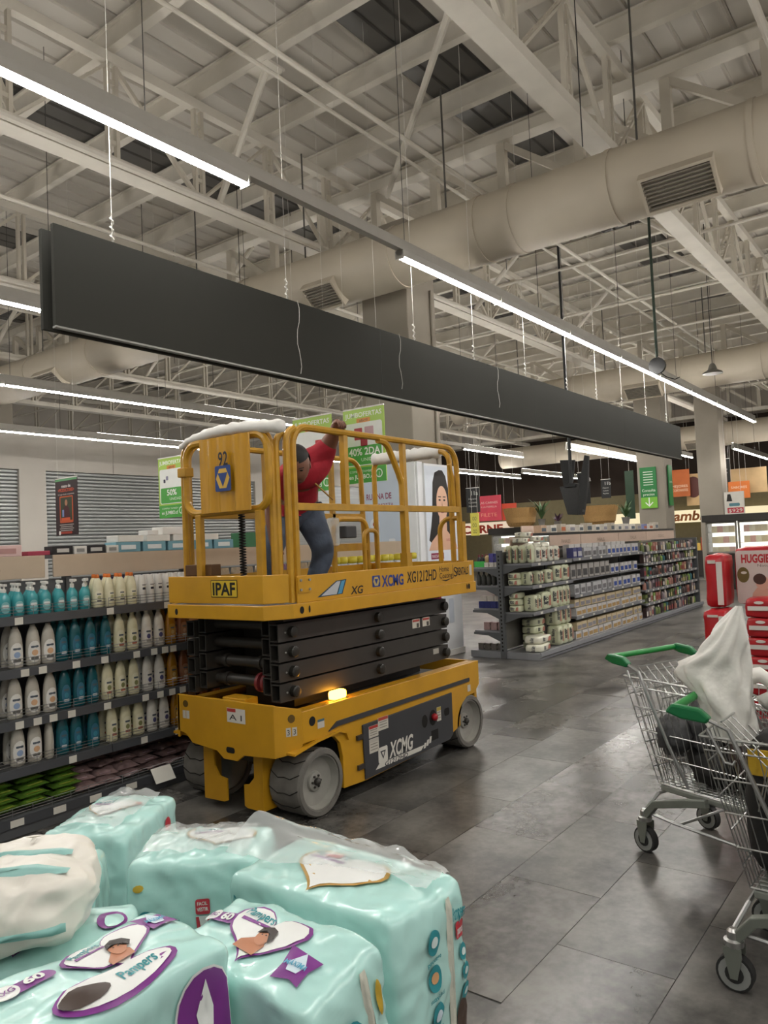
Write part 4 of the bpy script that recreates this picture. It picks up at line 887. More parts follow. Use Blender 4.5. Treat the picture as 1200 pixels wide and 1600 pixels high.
gq('top_rail', B().box(9.8, 16.8, 4.93, 5.0, 1.62, 1.66), m_dark)
gq('rear_header', B().box(10.45, 16.7, 5.3, 5.32, 1.62, 1.78), m_hd2)
# wipes packs
m_pack = mat('wipes_cream_green', '#cfd2b4', .35, var=.06, scale=9, bump=.12, bscale=14); m_packw = mat('wipes_white', '#dedccb', .35, var=.05, scale=9, bump=.12, bscale=14)
def soft_box(w, d, h, n=6, p=9, wr=.006, seed=0):
    """puffy pack: rounded cube with crimped ends; origin at its base centre"""
    b = B(); idx = {}; vs = []; fs = []
    def vert(c):
        k = tuple(round(t, 5) for t in c)
        if k not in idx:
            x, y, z = c; r = (abs(x)**p+abs(y)**p+abs(z)**p)**(1/p); s = max(abs(x), abs(y), abs(z))/r
            x, y, z = x*s, y*s, z*s; f = 1+.05*(1-y*y)*(1-z*z), 1+.05*(1-x*x)*(1-z*z), 1+.05*(1-x*x)*(1-y*y)
            v = Vector((x*f[0]*w/2/1.05, y*f[1]*d/2/1.05, z*f[2]*h/2/1.05)); v += noise.noise_vector(Vector((x*2.3+seed*7.1, y*2.3, z*2.3)))*wr
            idx[k] = len(vs); vs.append((v.x, v.y, v.z+h/2))
        return idx[k]
    L_ = [2*i/n-1 for i in range(n+1)]
    for ax in range(3):
        for sg in (-1, 1):
            for i in range(n):
                for j in range(n):
                    q = []
                    for (u, v) in ((L_[i], L_[j]), (L_[i+1], L_[j]), (L_[i+1], L_[j+1]), (L_[i], L_[j+1])):
                        c = [0, 0, 0]; c[ax] = sg; c[(ax+1) % 3] = u; c[(ax+2) % 3] = v; q.append(vert(c))
                    fs.append(tuple(q))
    return b.add(vs, fs)
PKM = {}
def wipes(kind, w, d, h, loc, rz, label, side=True, m=None, txt=('Bio', 'Baby'), group='baby wipes packs on the shelf unit'):
    key = (kind, w, d, h)
    if key not in PKM: PKM[key] = mkmesh('wipes_pack', soft_box(w, d, h, seed=len(PKM)), m or m_pack, True)
    o = link('wipes_pack', PKM[key], None, loc, rz); tag(o, label, 'wipes pack', group)
    dk = hx('#2f3440')
    k2 = key+('t',)
    if k2 not in PKM:
        s = min(w*.8, h*1.1); b = B(); vs, fs = text2d(txt[0], h*.26, s*.62, bold=.03); M = lambda u, v: (u-w*.15, -d/2*1.0-.002, h*.66+v); b.add([M(*q) for q in vs], fs)
        vs, fs = text2d(txt[1], h*.22, s*.62, bold=.03); M = lambda u, v: (u-w*.15, -d/2-.002, h*.42+v); b.add([M(*q) for q in vs], fs)
        PKM[k2] = mkmesh('pack_lettering', b, dk)
        b = B().add([(w*.12, -d/2-.002, h*.2), (w*.38, -d/2-.002, h*.2), (w*.38, -d/2-.002, h*.8), (w*.2, -d/2-.002, h*.75)], [(0, 1, 2, 3)]); PKM[k2+('p',)] = mkmesh('pack_picture', b, hx('#b87a6a'))
        b = B()
        vs, fs = text2d('Bio Baby', d*.22, h*.7, bold=.02); b.add([(-w/2-.002, v, h*.5+u) for u, v in vs], fs); PKM[k2+('s',)] = mkmesh('spine_lettering', b, dk)
    link('pack_lettering', PKM[k2], o); link('pack_picture', PKM[k2+('p',)], o); link('spine_lettering', PKM[k2+('s',)], o)
    return o
z = 1.262
for k in range(4): wipes('pouch', .07, .11, .24, (9.22+.0*k, 4.88-.095*k-(.03 if k == 3 else 0), z), -1.5, '%s upright cream pouch from upright on the top shelf' % ORD[k])
for k in range(4): wipes('stand', .17, .09, .21, (9.44+.2*k, 4.60+.01*(k % 2), z), R.uniform(-.1, .1), '%s standing wipes pack from left on the top shelf front' % ORD[k], m=m_packw)
for k in range(3): wipes('stand2', .19, .10, .26, (9.45+.24*k, 4.72, z), R.uniform(-.1, .1), '%s taller wipes pack behind the top shelf front row' % ORD[k], m=m_packw)
wipes('flat', .30, .16, .07, (9.42, 4.80, z+.27), .1, 'wipes pack lying across the top of the pouches', m=m_packw); wipes('flat', .30, .16, .07, (9.78, 4.78, z+.28), -.08, 'wipes pack lying on the taller wipes packs', m=m_packw); wipes('flat', .30, .16, .07, (9.55, 4.82, z+.345), .02, 'topmost wipes pack of the shelf unit', m=m_packw)
z = .967
for k in range(2): wipes('flatb', .16, .20, .085, (9.22, 4.80, z+.087*k), -1.57, '%s stacked wipes pack on the second shelf end' % ('lower', 'upper')[k])
for k in range(3): wipes('up', .08, .16, .18, (9.24+.02*k, 4.655-.0*k-(.0), z) if k == 0 else (9.30+.10*k, 4.62, z), -.1, '%s narrow upright wipes pack on the second shelf' % ORD[k])
wipes('face', .2, .1, .19, (9.70, 4.58, z), 0, 'small faced wipes pack on the second shelf'); 
for k in range(2): wipes('big', .24, .13, .235, (9.99+.26*k, 4.60, z), 0, '%s big wipes pack at the second shelf right' % ORD[k])
z = .617
for k in range(3): wipes('flatb', .16, .20, .085, (9.22, 4.80, z+.087*k), -1.57, '%s pack of the flat wipes stack on the third shelf' % ('bottom', 'middle', 'top')[k])
for k in range(2): wipes('up2', .09, .18, .22, (9.26+.11*k, 4.62, z), -.1, '%s narrow upright wipes pack on the third shelf' % ORD[k])
wipes('face2', .28, .12, .24, (9.60, 4.60, z), 0, 'wide faced wipes pack on the third shelf')
for k, (w_, x_) in enumerate(((.22, 9.88), (.12, 10.06), (.12, 10.19), (.10, 10.32))): wipes('tall%d' % k, w_, .13, .29, (x_, 4.61, z), 0, '%s tall wipes pack at the third shelf right' % ORD[k])
z = .087
for k in range(4): wipes('lay', .34, .22, .10, (9.62, 4.78, z+.102*k), R.uniform(-.06, .06), '%s pack from the floor in the lying wipes stack' % ORD[k])
for k in range(2): wipes('lay2', .40, .24, .10, (9.36+.05*k, 4.60+.02*k, z+.102*k), .12-.1*k, '%s pack of the front pair lying on the base deck' % ('lower', 'upper')[k], m=m_packw)
for k in range(3):
    for l in range(2): wipes('blk', .15, .2, .27, (9.96+.165*k, 4.62+.02*l, z+.272*l), R.uniform(-.05, .05), '%s %s wipes block on the base deck' % (('lower', 'upper')[l], ORD[k]))
# smaller goods of the middle and far bays: shared two-part meshes
SMALL = {}
def small(kind, w, d, h, col, col2):
    key = (kind, col, col2)
    if key not in SMALL:
        m1 = mat('good_'+col, col, .4, var=.1, scale=25); m2 = mat('good_'+col2, col2, .4, var=.12, scale=40)
        if kind == 'bottle': a = mkmesh('bottle', B().lathe([(.85,0),(1,.01),(1,.6),(.6,.75),(.35,.8)], 10, sx=w/2, sy=d/2).xf(lambda v: Vector((v.x, v.y, v.z*h if v.z > .011 else v.z))), m1, 35); c = mkmesh('cap', B().lathe([(.42,.8),(.42,.98),(.3,1.)], 8, sx=w/2, sy=d/2).xf(lambda v: Vector((v.x, v.y, v.z*h))), m2)
        else: a = mkmesh('carton', B().box(-w/2, w/2, -d/2, d/2, 0, h), m1); c = mkmesh('carton_print', B().box(-w*.38, w*.38, -d/2-.003, -d/2+.001, h*.15, h*.62), m2)
        SMALL[key] = (a, c)
    return SMALL[key]
def put(kind, w, d, h, col, col2, loc, label, group, name=None):
    a, c = small(kind, w, d, h, col, col2); n_ = name or ('small_bottle' if kind == 'bottle' else 'small_carton')
    o = link(n_, a, None, loc, R.uniform(-.06, .06)); tag(o, label, 'bottle' if kind == 'bottle' else 'carton', group); link('cap' if kind == 'bottle' else 'carton_print', c, o); return o
g2 = 'goods in the middle bay of the far shelf unit'
cn = {'#4a4d80': 'indigo', '#b9b9bb': 'silver', '#6f6d70': 'dark grey', '#2f4a94': 'blue', '#c9c6c4': 'white', '#cdbb98': 'straw', '#a8a4a0': 'grey'}
def row2(z, n, seq, h, w, rname, y=4.60, x0=10.55, x1=13.4, kind='carton'):
    for k in range(n):
        c, c2 = seq(k); put(kind, w, .10, h*R.uniform(.93, 1.0), c, c2, (x0+(x1-x0)*(k+.5)/n, y+R.uniform(-.01, .02), z), '%s %s %s from left on the %s of the middle bay' % (ORD[k], cn[c], 'pack', rname), g2)
row2(1.272, 15, lambda k: ('#4a4d80', '#b9b9bb') if k < 2 else (('#b9b9bb', '#6f6d70') if k < 7 else (('#c9c6c4', '#2f4a94'))), .15, .15, 'top shelf')
row2(1.272, 10, lambda k: ('#c9c6c4', '#6f6d70'), .21, .2, 'top shelf rear', y=4.78, x0=10.8, x1=13.3)
row2(.737, 13, lambda k: ('#b9b9bb', '#6f6d70') if k < 7 else ('#c9c6c4', '#2f4a94'), .2, .18, 'second shelf')
row2(.965, 13, lambda k: ('#a8a4a0', '#4b4a4c') if k < 7 else ('#c9c6c4', '#2f4a94'), .21, .18, 'second shelf upper tier', y=4.64)
for z, rn_ in ((.422, 'third shelf'), (.087, 'base')):
    for l in range(2):
        row2(z+.125*l, 14, lambda k: ('#cdbb98', '#8d8a92') if l else ('#c9c6c4', '#b08f58'), .12, .19, rn_+(' upper tier' if l else ''), y=4.60+.01*l)
b = gq('tier_board', B().box(10.5, 13.45, 4.56, 4.95, .945, .96), m_sh2)
g3 = 'slim goods in the far bay of the shelf unit'
cols3 = ['#2b2724', '#6d7a45', '#a8938c', '#8c7f86', '#4a3a38', '#b9b0a2', '#7f9a4a', '#5a4a52', '#c7b9b0', '#39424a', '#a9786a', '#2d6a74']
cn3 = dict(zip(cols3, ['black', 'olive', 'dusty pink', 'mauve', 'brown', 'beige', 'green', 'plum', 'pale', 'slate', 'terracotta', 'teal']))
for si, z in enumerate(SB[2]+[.087]):
    h = ([.17, .15, .19, .19, .19, .20][si]); nb = 22
    for k in range(nb):
        c = cols3[(k//2*5+si*3+(k % 3 == 0)) % 12]; c2 = R.choice(('#d2cdc4', '#2b2724', '#c9b48a', '#8d3a3a'))
        put('bottle' if (k//3+si) % 3 == 0 else 'carton', .105, .07, h*R.uniform(.85, 1), c, c2, (13.6+3.2*(k+.5)/nb, 4.585, z), '%s %s item %s on %s shelf of the far bay' % (cn3[c], 'slim', 'number %s from left' % (ORD[k] if k < 20 else ('twenty-first', 'twenty-second')[k-20]), ['top', 'second', 'third', 'fourth', 'fifth', 'bottom'][si]), g3)
# goods above the header boards
for k in range(16):
    c = R.choice(['#d3cdc2', '#7c86b4', '#b9b0a2', '#c7b9b0', '#c7a78c']); put('carton', .2, .12, R.uniform(.09, .14), c, R.choice(('#8d8a92', '#b5653f', '#55606a')), (10.7+.36*k, 5.12, 1.665), '%s carton from left on top of the far shelf unit' % ORD[k], 'cartons on top of the far shelf unit')
gq('top_shelf', B().box(10.45, 16.8, 5.0, 5.3, 1.64, 1.66), m_sh2)
# left hand side of the unit, seen through the open end
def side_goods(z, seq, h, w, nm):
    for k, (c, c2, kd, l) in enumerate(seq): put(kd, w, w, h, c, c2, (9.22+.0*k, 5.07+(w+.012)*k, z), l+nm, 'goods on the left side of the open shelf end')
side_goods(1.222, [('#d7d3cb', '#8a3a3a', 'carton', 'first white carton'), ('#d7d3cc', '#3a3a3a', 'carton', 'second white carton'), ('#d7d3ca', '#6a3a3a', 'carton', 'third white carton')], .06, .065, ' on the upper shelf end, left side')
side_goods(1.285, [('#3b3a86', '#c9c6d6', 'carton', 'navy carton'), ('#4a4690', '#c9c6d6', 'carton', 'indigo carton'), ('#b8a070', '#6a4a3a', 'bottle', 'golden bottle')], .12, .065, ' stacked on the white cartons')
for k in range(3): put('bottle', .06, .06, .17, '#1f1c22', '#7a2b3a', (9.3, 5.29+.055*k, 1.222), '%s dark bottle in the green tray' % ORD[k], 'goods on the left side of the open shelf end')
gq('green_tray', B().box(9.2, 9.21, 5.24, 5.42, 1.222, 1.30), mat('tray_green', '#3fae4e', .4, var=.05))
for k in range(5): put('bottle', .075, .07, .19, '#3f3f3a', '#2b2c30', (9.22, 5.05+.08*k, .972), '%s dark grey jar bottle on the second shelf end' % ORD[k], 'goods on the left side of the open shelf end')
for k in range(4): put('carton', .085, .085, .09, '#232a6a', '#3a4690', (9.22, 5.05+.092*k, .662), '%s navy carton on the third shelf end' % ORD[k], 'goods on the left side of the open shelf end')
for k in range(3): put('carton', .1, .1, .07, '#c9c2b8', '#2b2c50', (9.24, 5.08+.11*k, .754), '%s pale carton on the navy cartons' % ORD[k], 'goods on the left side of the open shelf end')
for k in range(3): put('carton', .09, .09, .1, '#a88a88', '#d3c6c0', (9.26, 5.06+.11*k, .362), '%s dusty pink carton on the fourth shelf end' % ORD[k], 'goods on the left side of the open shelf end')
for k in range(4): put('carton', .08, .08, .085, '#5d5650', '#d3cdc2', (9.24, 5.08+.1*k, .092), '%s grey tin on the base, left side of the shelf end' % ORD[k], 'goods on the left side of the open shelf end')
# ------------------------------------------------------------------ skin care display round the column
m_pale = mat('display_pale_blue', '#c3cedd', .35, var=.05, scale=1.2); m_panel = mat('display_white', '#e3e4e6', .4, var=.02)
dsp = thing('column_display', 'pale blue skin care advert panels clad around the grey column', 'display', (8.5, 5.86, 0))
DO = Vector((8.5, 5.86, 0))
def dq(name, b, m, parent=None, **k): b.xf(lambda v: v-DO); return part(name, b, m, parent or dsp, **k)
l_ = dq('left_panel', B().box(8.47, 8.5, 6.02, 6.74, .1, 2.7), m_pale); r_ = dq('right_panel', B().box(8.62, 9.44, 5.80, 5.84, .08, 2.68), m_panel)
dq('corner_cladding', B().box(8.475, 8.50, 5.86, 6.02, .1, 2.7).box(8.5, 8.62, 5.83, 5.86, .1, 2.7), m_panel); dq('plinth', B().box(8.46, 9.46, 5.79, 5.83, .0, .08), m_white)
ML = lambda u, v: Vector((8.468, 6.38-u, v))-DO; MLb = lambda u, v: Vector((8.467, 6.38-u, v))-DO
word('advert_heading', 'RUTINA DE', -.10, 2.27, .085, ML, hx('#8d2f52'), l_, w=.44, bold=.015); word('advert_heading', 'LIMPIEZA', .0, 2.14, .06, ML, hx('#8d2f52'), l_, w=.3)
poly('advert_badge', ell(-.19, 1.88, .085, .085), ML, hx('#dfe3ea'), l_); poly('advert_badge_dot', ell(-.19, 1.88, .035, .035), MLb, hx('#a8304e'), l_)
for (u, w_, h_, c_) in ((-.14, .10, .55, '#d7dbe2'), (.10, .11, .95, '#dde0e6'), (-.0, .06, .4, '#b7c3d4'), (.26, .07, .62, '#cdd5df')):
    poly('advert_tube', rct(u, .72+h_/2, w_, h_, .02), ML, hx(c_), l_); poly('advert_tube_cap', rct(u, .72+.05, w_*.9, .09), MLb, hx('#eef0f2'), l_); poly('advert_tube_band', rct(u, .72+h_*.6, w_*.5, .03), MLb, hx('#c98aa2'), l_)
MR = lambda u, v: Vector((9.03+u, 5.798, v))-DO; MRb = lambda u, v: Vector((9.03+u, 5.797, v))-DO; MRc = lambda u, v: Vector((9.03+u, 5.796, v))-DO; MRd = lambda u, v: Vector((9.03+u, 5.795, v))-DO; MRe = lambda u, v: Vector((9.03+u, 5.794, v))-DO
poly('poster_field', rct(0, 1.85, .82, 1.6), MR, hx('#d5dbe4'), r_)
poly('poster_hair', [(-.05,2.60),(-.16,2.56),(-.22,2.42),(-.24,2.2),(-.26,1.98),(-.30,1.8),(-.36,1.62),(-.2,1.52),(.12,1.58),(.2,1.75),(.20,2.0),(.18,2.3),(.12,2.52),(.04,2.6)], MRb, hx('#1d1714'), r_)
poly('poster_neck', [(-.08,1.98),(.1,1.98),(.1,1.75),(.32,1.58),(.36,1.48),(-.38,1.48),(-.30,1.6),(-.1,1.74)], MRc, hx('#d6ab90'), r_)
poly('poster_face', ell(0.0, 2.14, .145, .24, 24), MRd, hx('#dbb095'), r_)
for u in (-.06, .06): poly('poster_eye', ell(u, 2.18, .03, .014, 10), MRe, hx('#2c2320'), r_); poly('poster_brow', rct(u, 2.225, .075, .014), MRe, hx('#33241d'), r_)
poly('poster_nose', [(-.02,2.08),(.02,2.08),(.0,2.16)], MRe, hx('#bf9077'), r_); poly('poster_lips', ell(0, 2.015, .05, .018, 12), MRe, hx('#a8565a'), r_)
poly('brand_roundel', ell(.27, 2.36, .105, .13, 24), MRb, hx('#20336b'), r_); word('brand_lettering', 'NIVEA', .27, 2.36, .045, MRc, hx('#e6e8ee'), r_, w=.16)
poly('poster_flag', rct(-.17, 1.40, .32, .085), MRb, hx('#8d2448'), r_); word('poster_text', 'INNOVACIÓN', -.17, 1.40, .045, MRc, hx('#eee6ea'), r_, w=.28)
word('poster_text', 'MANCHAS', -.12, 1.20, .055, MRb, hx('#c9a25a'), r_, w=.42); word('poster_text', 'OSCURAS', .14, 1.10, .06, MRb, hx('#c9a25a'), r_, w=.46); word('poster_text', 'VISIBLEMENTE EN 2 SEMANAS', 0, .99, .045, MRb, hx('#3f5a9a'), r_, w=.72)
poly('poster_flag', rct(-.24, .78, .22, .18), MRb, hx('#8d2448'), r_); word('poster_text', 'DESPUÉS', .17, 1.62, .035, MRe, hx('#a8565a'), r_, w=.2)
poly('poster_product', rct(.12, .62, .13, .34, .02), MRb, hx('#c6ccd6'), r_)
# ------------------------------------------------------------------ hanging offer signs
def hang_sign(X, yc, zc, w, h, label, face, name='offer_sign'):
    t = thing(name, label, 'sign', (X, yc, zc)); bd = part('board', B().box(-.006, .006, -w/2, w/2, -h/2, h/2), face, t)
    part('top_rail', B().box(-.01, .01, -w/2, w/2, h/2, h/2+.015), m_white, t)
    for s in (-.8, .8): part('hanging_line', B().tube((0, s*w/2, h/2+.015), (0, s*w/2, 7.66-zc), .002, 4), m_cord, t)
    M = lambda d: (lambda u, v: Vector((-.0065-d*.0008, -u, v)))
    return t, bd, M
m_lime = mat('sign_lime', '#a6c94e', .4, var=.02); G_ = '#4fa544'; Wc = '#e9ebe4'
def jumbo(X, yc, zc, label, big, col, pic):
    w, h = .60, .86; t, bd, M = hang_sign(X, yc, zc, w, h, label, m_lime)
    word('sign_title', 'JUMBOFERTAS', .0, .365, .055, M(1), hx('#eef3e0'), bd, w=.54, bold=.02)
    poly('month_tag', rct(.0, .295, .2, .05), M(1), hx('#d88a2e'), bd); word('month_text', 'abril', .0, .296, .032, M(2), hx('#33281a'), bd, w=.12)
    poly('sign_field', rct(0, .02, .54, .50, .03), M(1), hx(Wc), bd)
    for k, (u, v, a, c) in enumerate(pic): poly('product_picture', rct(u, v, a, a*1.15, .01), M(2), hx(c), bd)
    poly('price_box', rct(.0, -.11, .5, .22, .02), M(2), hx(G_), bd); word('price_text', big, .0, -.065, .085, M(3), hx('#f0f3ea'), bd, w=.46 if len(big) > 3 else .22, bold=.02)
    word('price_note', 'UNIDAD', .08, -.16, .04, M(3), hx('#e2ecd8'), bd, w=.26)
    poly('sign_foot', rct(0, -.34, .60, .18), M(1), hx(G_), bd); word('sign_note', 'COMPRA TAMBIEN', -.05, -.295, .026, M(2), hx('#e2ecd8'), bd, w=.36); word('sign_url', 'en JUMBO.cl', -.06, -.355, .05, M(2), hx('#f0f3ea'), bd, w=.36, bold=.015)
    poly('sign_ring', ell(.2, -.335, .05, .05), M(2), hx('#e6efe0'), bd); poly('sign_ring', ell(.2, -.335, .038, .038), M(3), hx(G_), bd); word('sign_ring_letter', 'J', .2, -.335, .04, M(4), hx('#e6efe0'), bd)
jumbo(6.87, 5.43, 2.745, 'large green offer sign reading 40% behind the top rail of the lift', '40% 2DA', G_, [(-.08, .14, .12, '#b83a4a'), (.08, .14, .13, '#c9a0a8'), (.0, .05, .1, '#a82a3c')])
jumbo(6.5, 5.90, 2.665, 'green offer sign behind the worker in red', '30% DTO', G_, [(.1, .1, .1, '#c02a2c'), (.1, .0, .1, '#b8262a')])
jumbo(6.85, 8.95, 2.54, 'green offer sign reading 50 at the left of the lift', '50%', G_, [(-.16, .1, .045, '#2b2440'), (-.1, .14, .05, '#8c8aa0')])
t, bd, M = hang_sign(6.5, 11.12, 2.40, .62, .89, 'dark maroon hanging sign with framed portrait before the roller shutters', mat('sign_maroon', '#2f1c1f', .5, var=.06), 'dark_sign')
poly('sign_band', rct(0, .425, .62, .03), M(1), hx('#5fa06a'), bd); word('sign_title', 'mesa de', 0, .33, .05, M(1), hx('#e6e0da'), bd, w=.26, bold=.02); word('sign_title', '+PRODUCTORES+', 0, .265, .05, M(1), hx('#d2542e'), bd, w=.46, bold=.02); word('sign_note', 'Un lugar donde compartimos', 0, .2, .025, M(1), hx('#d9d2cc'), bd, w=.46)
poly('picture_frame', rct(0, -.04, .38, .42, .02), M(1), hx('#c4582e'), bd); poly('picture', rct(0, -.03, .33, .36), M(2), hx('#37402c'), bd); poly('picture_figure', [(-.1,-.2),(.12,-.2),(.08,-.03),(.03,.02),(-.04,.02),(-.08,-.04)], M(3), hx('#4a1d24'), bd); poly('picture_head', ell(0, .065, .038, .05, 14), M(4), hx('#a8765a'), bd)
poly('picture_jar', rct(-.09, -.1, .05, .11), M(4), hx('#7f8fc0'), bd); poly('picture_caption', rct(-.02, -.19, .25, .04), M(4), hx('#d25a36'), bd)
for k in range(4): poly('sign_line', rct(0, -.28-.03*k, .4-.05*(k % 2), .012), M(1), hx('#b9b0aa'), bd)
poly('sign_bar', rct(-.02, -.405, .34, .035, .015), M(1), hx('#a8402e'), bd); poly('sign_dot', ell(-.2, -.405, .03, .035, 12), M(2), hx('#e6e0da'), bd)
# ------------------------------------------------------------------ far signs, screens, lamp
m_sgn = mat('sign_black', '#1c1d1d', .5, var=.05)
def aisle_sign(X, yc, zc, w, h, txt, label, lines=3):
    t, bd, M = hang_sign(X, yc, zc, w, h, label, m_sgn, 'aisle_sign'); word('aisle_number', txt, .06 if len(txt) > 2 else 0, h*.3, h*.18, M(1), hx('#d9d9d4'), bd)
    for k in range(lines): word('aisle_text', ('Higiene', 'Cuidado', 'Papeles')[k], -w*.02, h*.06-k*h*.15, h*.07, M(1), hx('#b9b9b4'), bd, w=w*.6)
aisle_sign(18, 10.55, 2.68, .42, .66, '11a', 'black aisle sign 11a beside the pink meat counter sign')
aisle_sign(20, 7.58, 2.82, .26, .5, '11b', 'black aisle sign 11b right of the hanging screens')
aisle_sign(14, 5.74, 2.50, .24, .60, '12a', 'black aisle sign 12a beside the hanging screens')
aisle_sign(26.5, 6.05, 3.5, .34, .75, '13', 'black aisle sign hanging in front of the right-hand orange board', 2)
tv = thing('hanging_screen', 'pair of black screens hung in a V under the ceiling pole', 'screen', (12.5, 5.35, 1.95))
m_tv = mat('screen_black', '#0d0d0e', .25, var=0); m_tvb = mat('screen_back', '#232425', .5, var=.05)
part('screen', B().prism([(.25,.52),(-.17,.55),(-.10,0),(.10,.02)], lambda u, v, d: Vector((d+.12*v, u, v)), 0, .05), m_tv, tv, bevel=.006)
part('side_screen', B().prism([(-.17,.62),(-.27,1.02),(-.34,1.0),(-.30,.5),(-.20,.0),(-.10,.0)], lambda u, v, d: Vector((d, u, v)), -.02, .05), m_tvb, tv, bevel=.006)
part('rear_screen', B().prism([(.28,1.0),(-.0,.98),(.06,.6),(.24,.55)], lambda u, v, d: Vector((d+.2, u, v)), 0, .05), m_tvb, tv, bevel=.006)
part('ceiling_pole', B().tube((.12, .05, .5), (.12, .05, 5.71), .03, 10).box(.02, .2, -.05, .15, .5, .56), m_tvb, tv); word('screen_logo', 'LG', -.21, .07, .03, lambda u, v: Vector((-.022, u, v)), hx('#8c8c8c'), tv)
pl2 = thing('pendant_lamp', 'grey bell-shaped pendant lamp under the far ceiling', 'lamp', (15.85, 3.72, 4.66)); part('lamp_shade', B().lathe([(.19,0),(.18,.03),(.09,.08),(.07,.14),(.05,.19),(.02,.21)], 20), mat('lamp_shade_grey', '#6f6c64', .4, metal=.4), pl2, smooth=40); part('bulb_disc', B().lathe([(.16,.005),(.16,.015)], 16), m_white, pl2); part('lamp_rod', B().tube((0,0,.2), (0,0,3.0), .008, 5), m_dark, pl2)
rl = thing('cable_reel', 'black cable reel on a dark green drop pole near the light row', 'cable reel', (12.14, 3.66, 4.05)); part('drop_pole', B().tube((0,0,.3), (0,0,3.61), .022, 8), mat('pole_green', '#27372c', .5), rl, smooth=40); part('reel', B().path([(-.03,0,.16), (.03,0,.16)], .13, 20), m_tv, rl); part('reel_cord', B().path([(0,.02,.1),(.1,-.1,-.02),(.2,-.2,-.06),(.28,-.25,-.02)], .008, 5), m_tv, rl)
# green sign boards on the far column
t = thing('price_check_sign', 'green vertical price check sign with white arrow on the far column', 'sign', (20.88, 6.72, 2.8))
bd = part('board', B().box(-.015, .01, -.22, .22, -.55, .57), mat('sign_deep_green', '#1f7a3c', .4, var=.03), t); M = lambda u, v: Vector((-.017, -u, v)); M2 = lambda u, v: Vector((-.018, -u, v))
poly('sign_foot', rct(0, -.40, .44, .30), M, hx('#7cbf3f'), bd); word('sign_text', 'Consulta', 0, -.06, .075, M, hx('#e6efe0'), bd, w=.36); word('sign_text', 'precios', 0, -.17, .07, M, hx('#e6efe0'), bd, w=.3)
for k in range(6): poly('barcode_line', rct(0, .44-.07*k, .26, .022), M, hx('#cfe0cc'), bd)
poly('arrow', rct(0, -.36, .03, .2), M2, hx('#eef3ea'), bd); poly('arrow', [(-.11,-.40),(-.09,-.38),(0,-.47),(.09,-.38),(.11,-.40),(0,-.51)], M2, hx('#eef3ea'), bd)
t = thing('green_side_sign', 'green vertical sign seen edge-on, right side of the far column', 'sign', (21.25, 6.25, 2.85)); bd = part('board', B().box(-.16, .16, -.015, .01, -.55, .55), mat('sign_deep_green', '#1f7a3c', .4), t); word('sign_text', 'Consulta', 0, .1, .06, lambda u, v: Vector((u, -.017, v)), hx('#e6efe0'), bd, w=.26)
t = thing('green_side_sign', 'dark green narrow sign standing left of the far column', 'sign', (21.2, 7.35, 2.75)); part('board', B().box(-.01, .01, -.12, .12, -.75, .6), mat('sign_forest', '#1e3a24', .5), t); part('hanging_line', B().tube((0,0,.6), (0,0,4.6), .003, 4), m_cord, t)
def board(X, yc, zc, w, h, col, label, words=(), cat='sign', th=.03, name='wall_board'):
    t = thing(name, label, cat, (X, yc, zc)); bd = part('board', B().box(-th/2, th/2, -w/2, w/2, -h/2, h/2), mat('board_'+col, col, .6, var=.08, scale=3), t)
    for s in (-.7, .7): part('hanging_line', B().tube((0, s*w/2, h/2), (0, s*w/2, 7.66-zc), .004, 4), m_cord, t)
    for (s, u, v, hh, ww, c) in words: word('board_text', s, u, v, hh, lambda a, b_: Vector((-th/2-.002, -a, b_)), hx(c), bd, w=ww)
    return t, bd
board(26, 14.55, 2.8, 1.08, .98, '#d8475a', 'pink and red sign with pale lettering at the meat counter', [('LAS CARNES', .0, .22, .09, .8, '#f0c8c0'), ('A LA PARRILLA', 0, .06, .07, .7, '#f0c8c0'), ('FILETE', 0, -.25, .14, .7, '#f2a08a')])
board(26.1, 13.72, 2.62, .6, .64, '#e0563c', 'plain orange-red board right of the pink sign')
board(17, 9.94, 2.0, .24, .58, '#d9cf5a', 'narrow yellow poster with dark product pictures', [('OO', 0, .15, .1, .12, '#3a3a2c'), ('OO', 0, -.02, .1, .12, '#3a3a2c'), ('OO', 0, -.18, .1, .12, '#3a3a2c')])
board(31, 8.75, 3.48, .76, 1.06, '#b8622f', 'rust orange board with burger picture beside the far column', [('MEJORES', 0, -.12, .1, .6, '#f0dcc0'), ('CORTANTES', 0, -.28, .1, .6, '#f0dcc0')])
t, bd = board(31.3, 8.1, 3.2, 1.0, 1.25, '#c9a878', 'wooden board with round pizza picture behind the far columns'); poly('board_picture', ell(-.22, .1, .3, .42, 20), lambda u, v: Vector((-.017, -u, v)), hx('#5a2f28'), bd)
board(31, 6.6, 3.05, .75, .64, '#d8752f', 'orange board right of the freezer column', [('SABORES', 0, .1, .09, .55, '#f0dcc0')])
board(31.4, 6.35, 3.4, 1.3, .95, '#c9aa7c', 'plain wooden board behind the right-hand orange board')
t, bd = board(23, 5.04, 2.32, .52, .63, '#e3dfd6', 'white price poster reading 929 above the freezer', [('$929', .02, -.21, .1, .36, '#e9e4dc')]); 
poly('price_flag', rct(.02, -.21, .42, .15), lambda u, v: Vector((-.0165, -u, v)), hx('#c02f3c'), bd); poly('poster_picture', [(-.2,.05),(-.05,.05),(-.09,.25),(-.17,.25)], lambda u, v: Vector((-.0165, -u, v)), hx('#2c2a28'), bd); poly('poster_picture', rct(.0, -.05, .28, .09, .03), lambda u, v: Vector((-.0165, -u, v)), hx('#5a8a96'), bd)
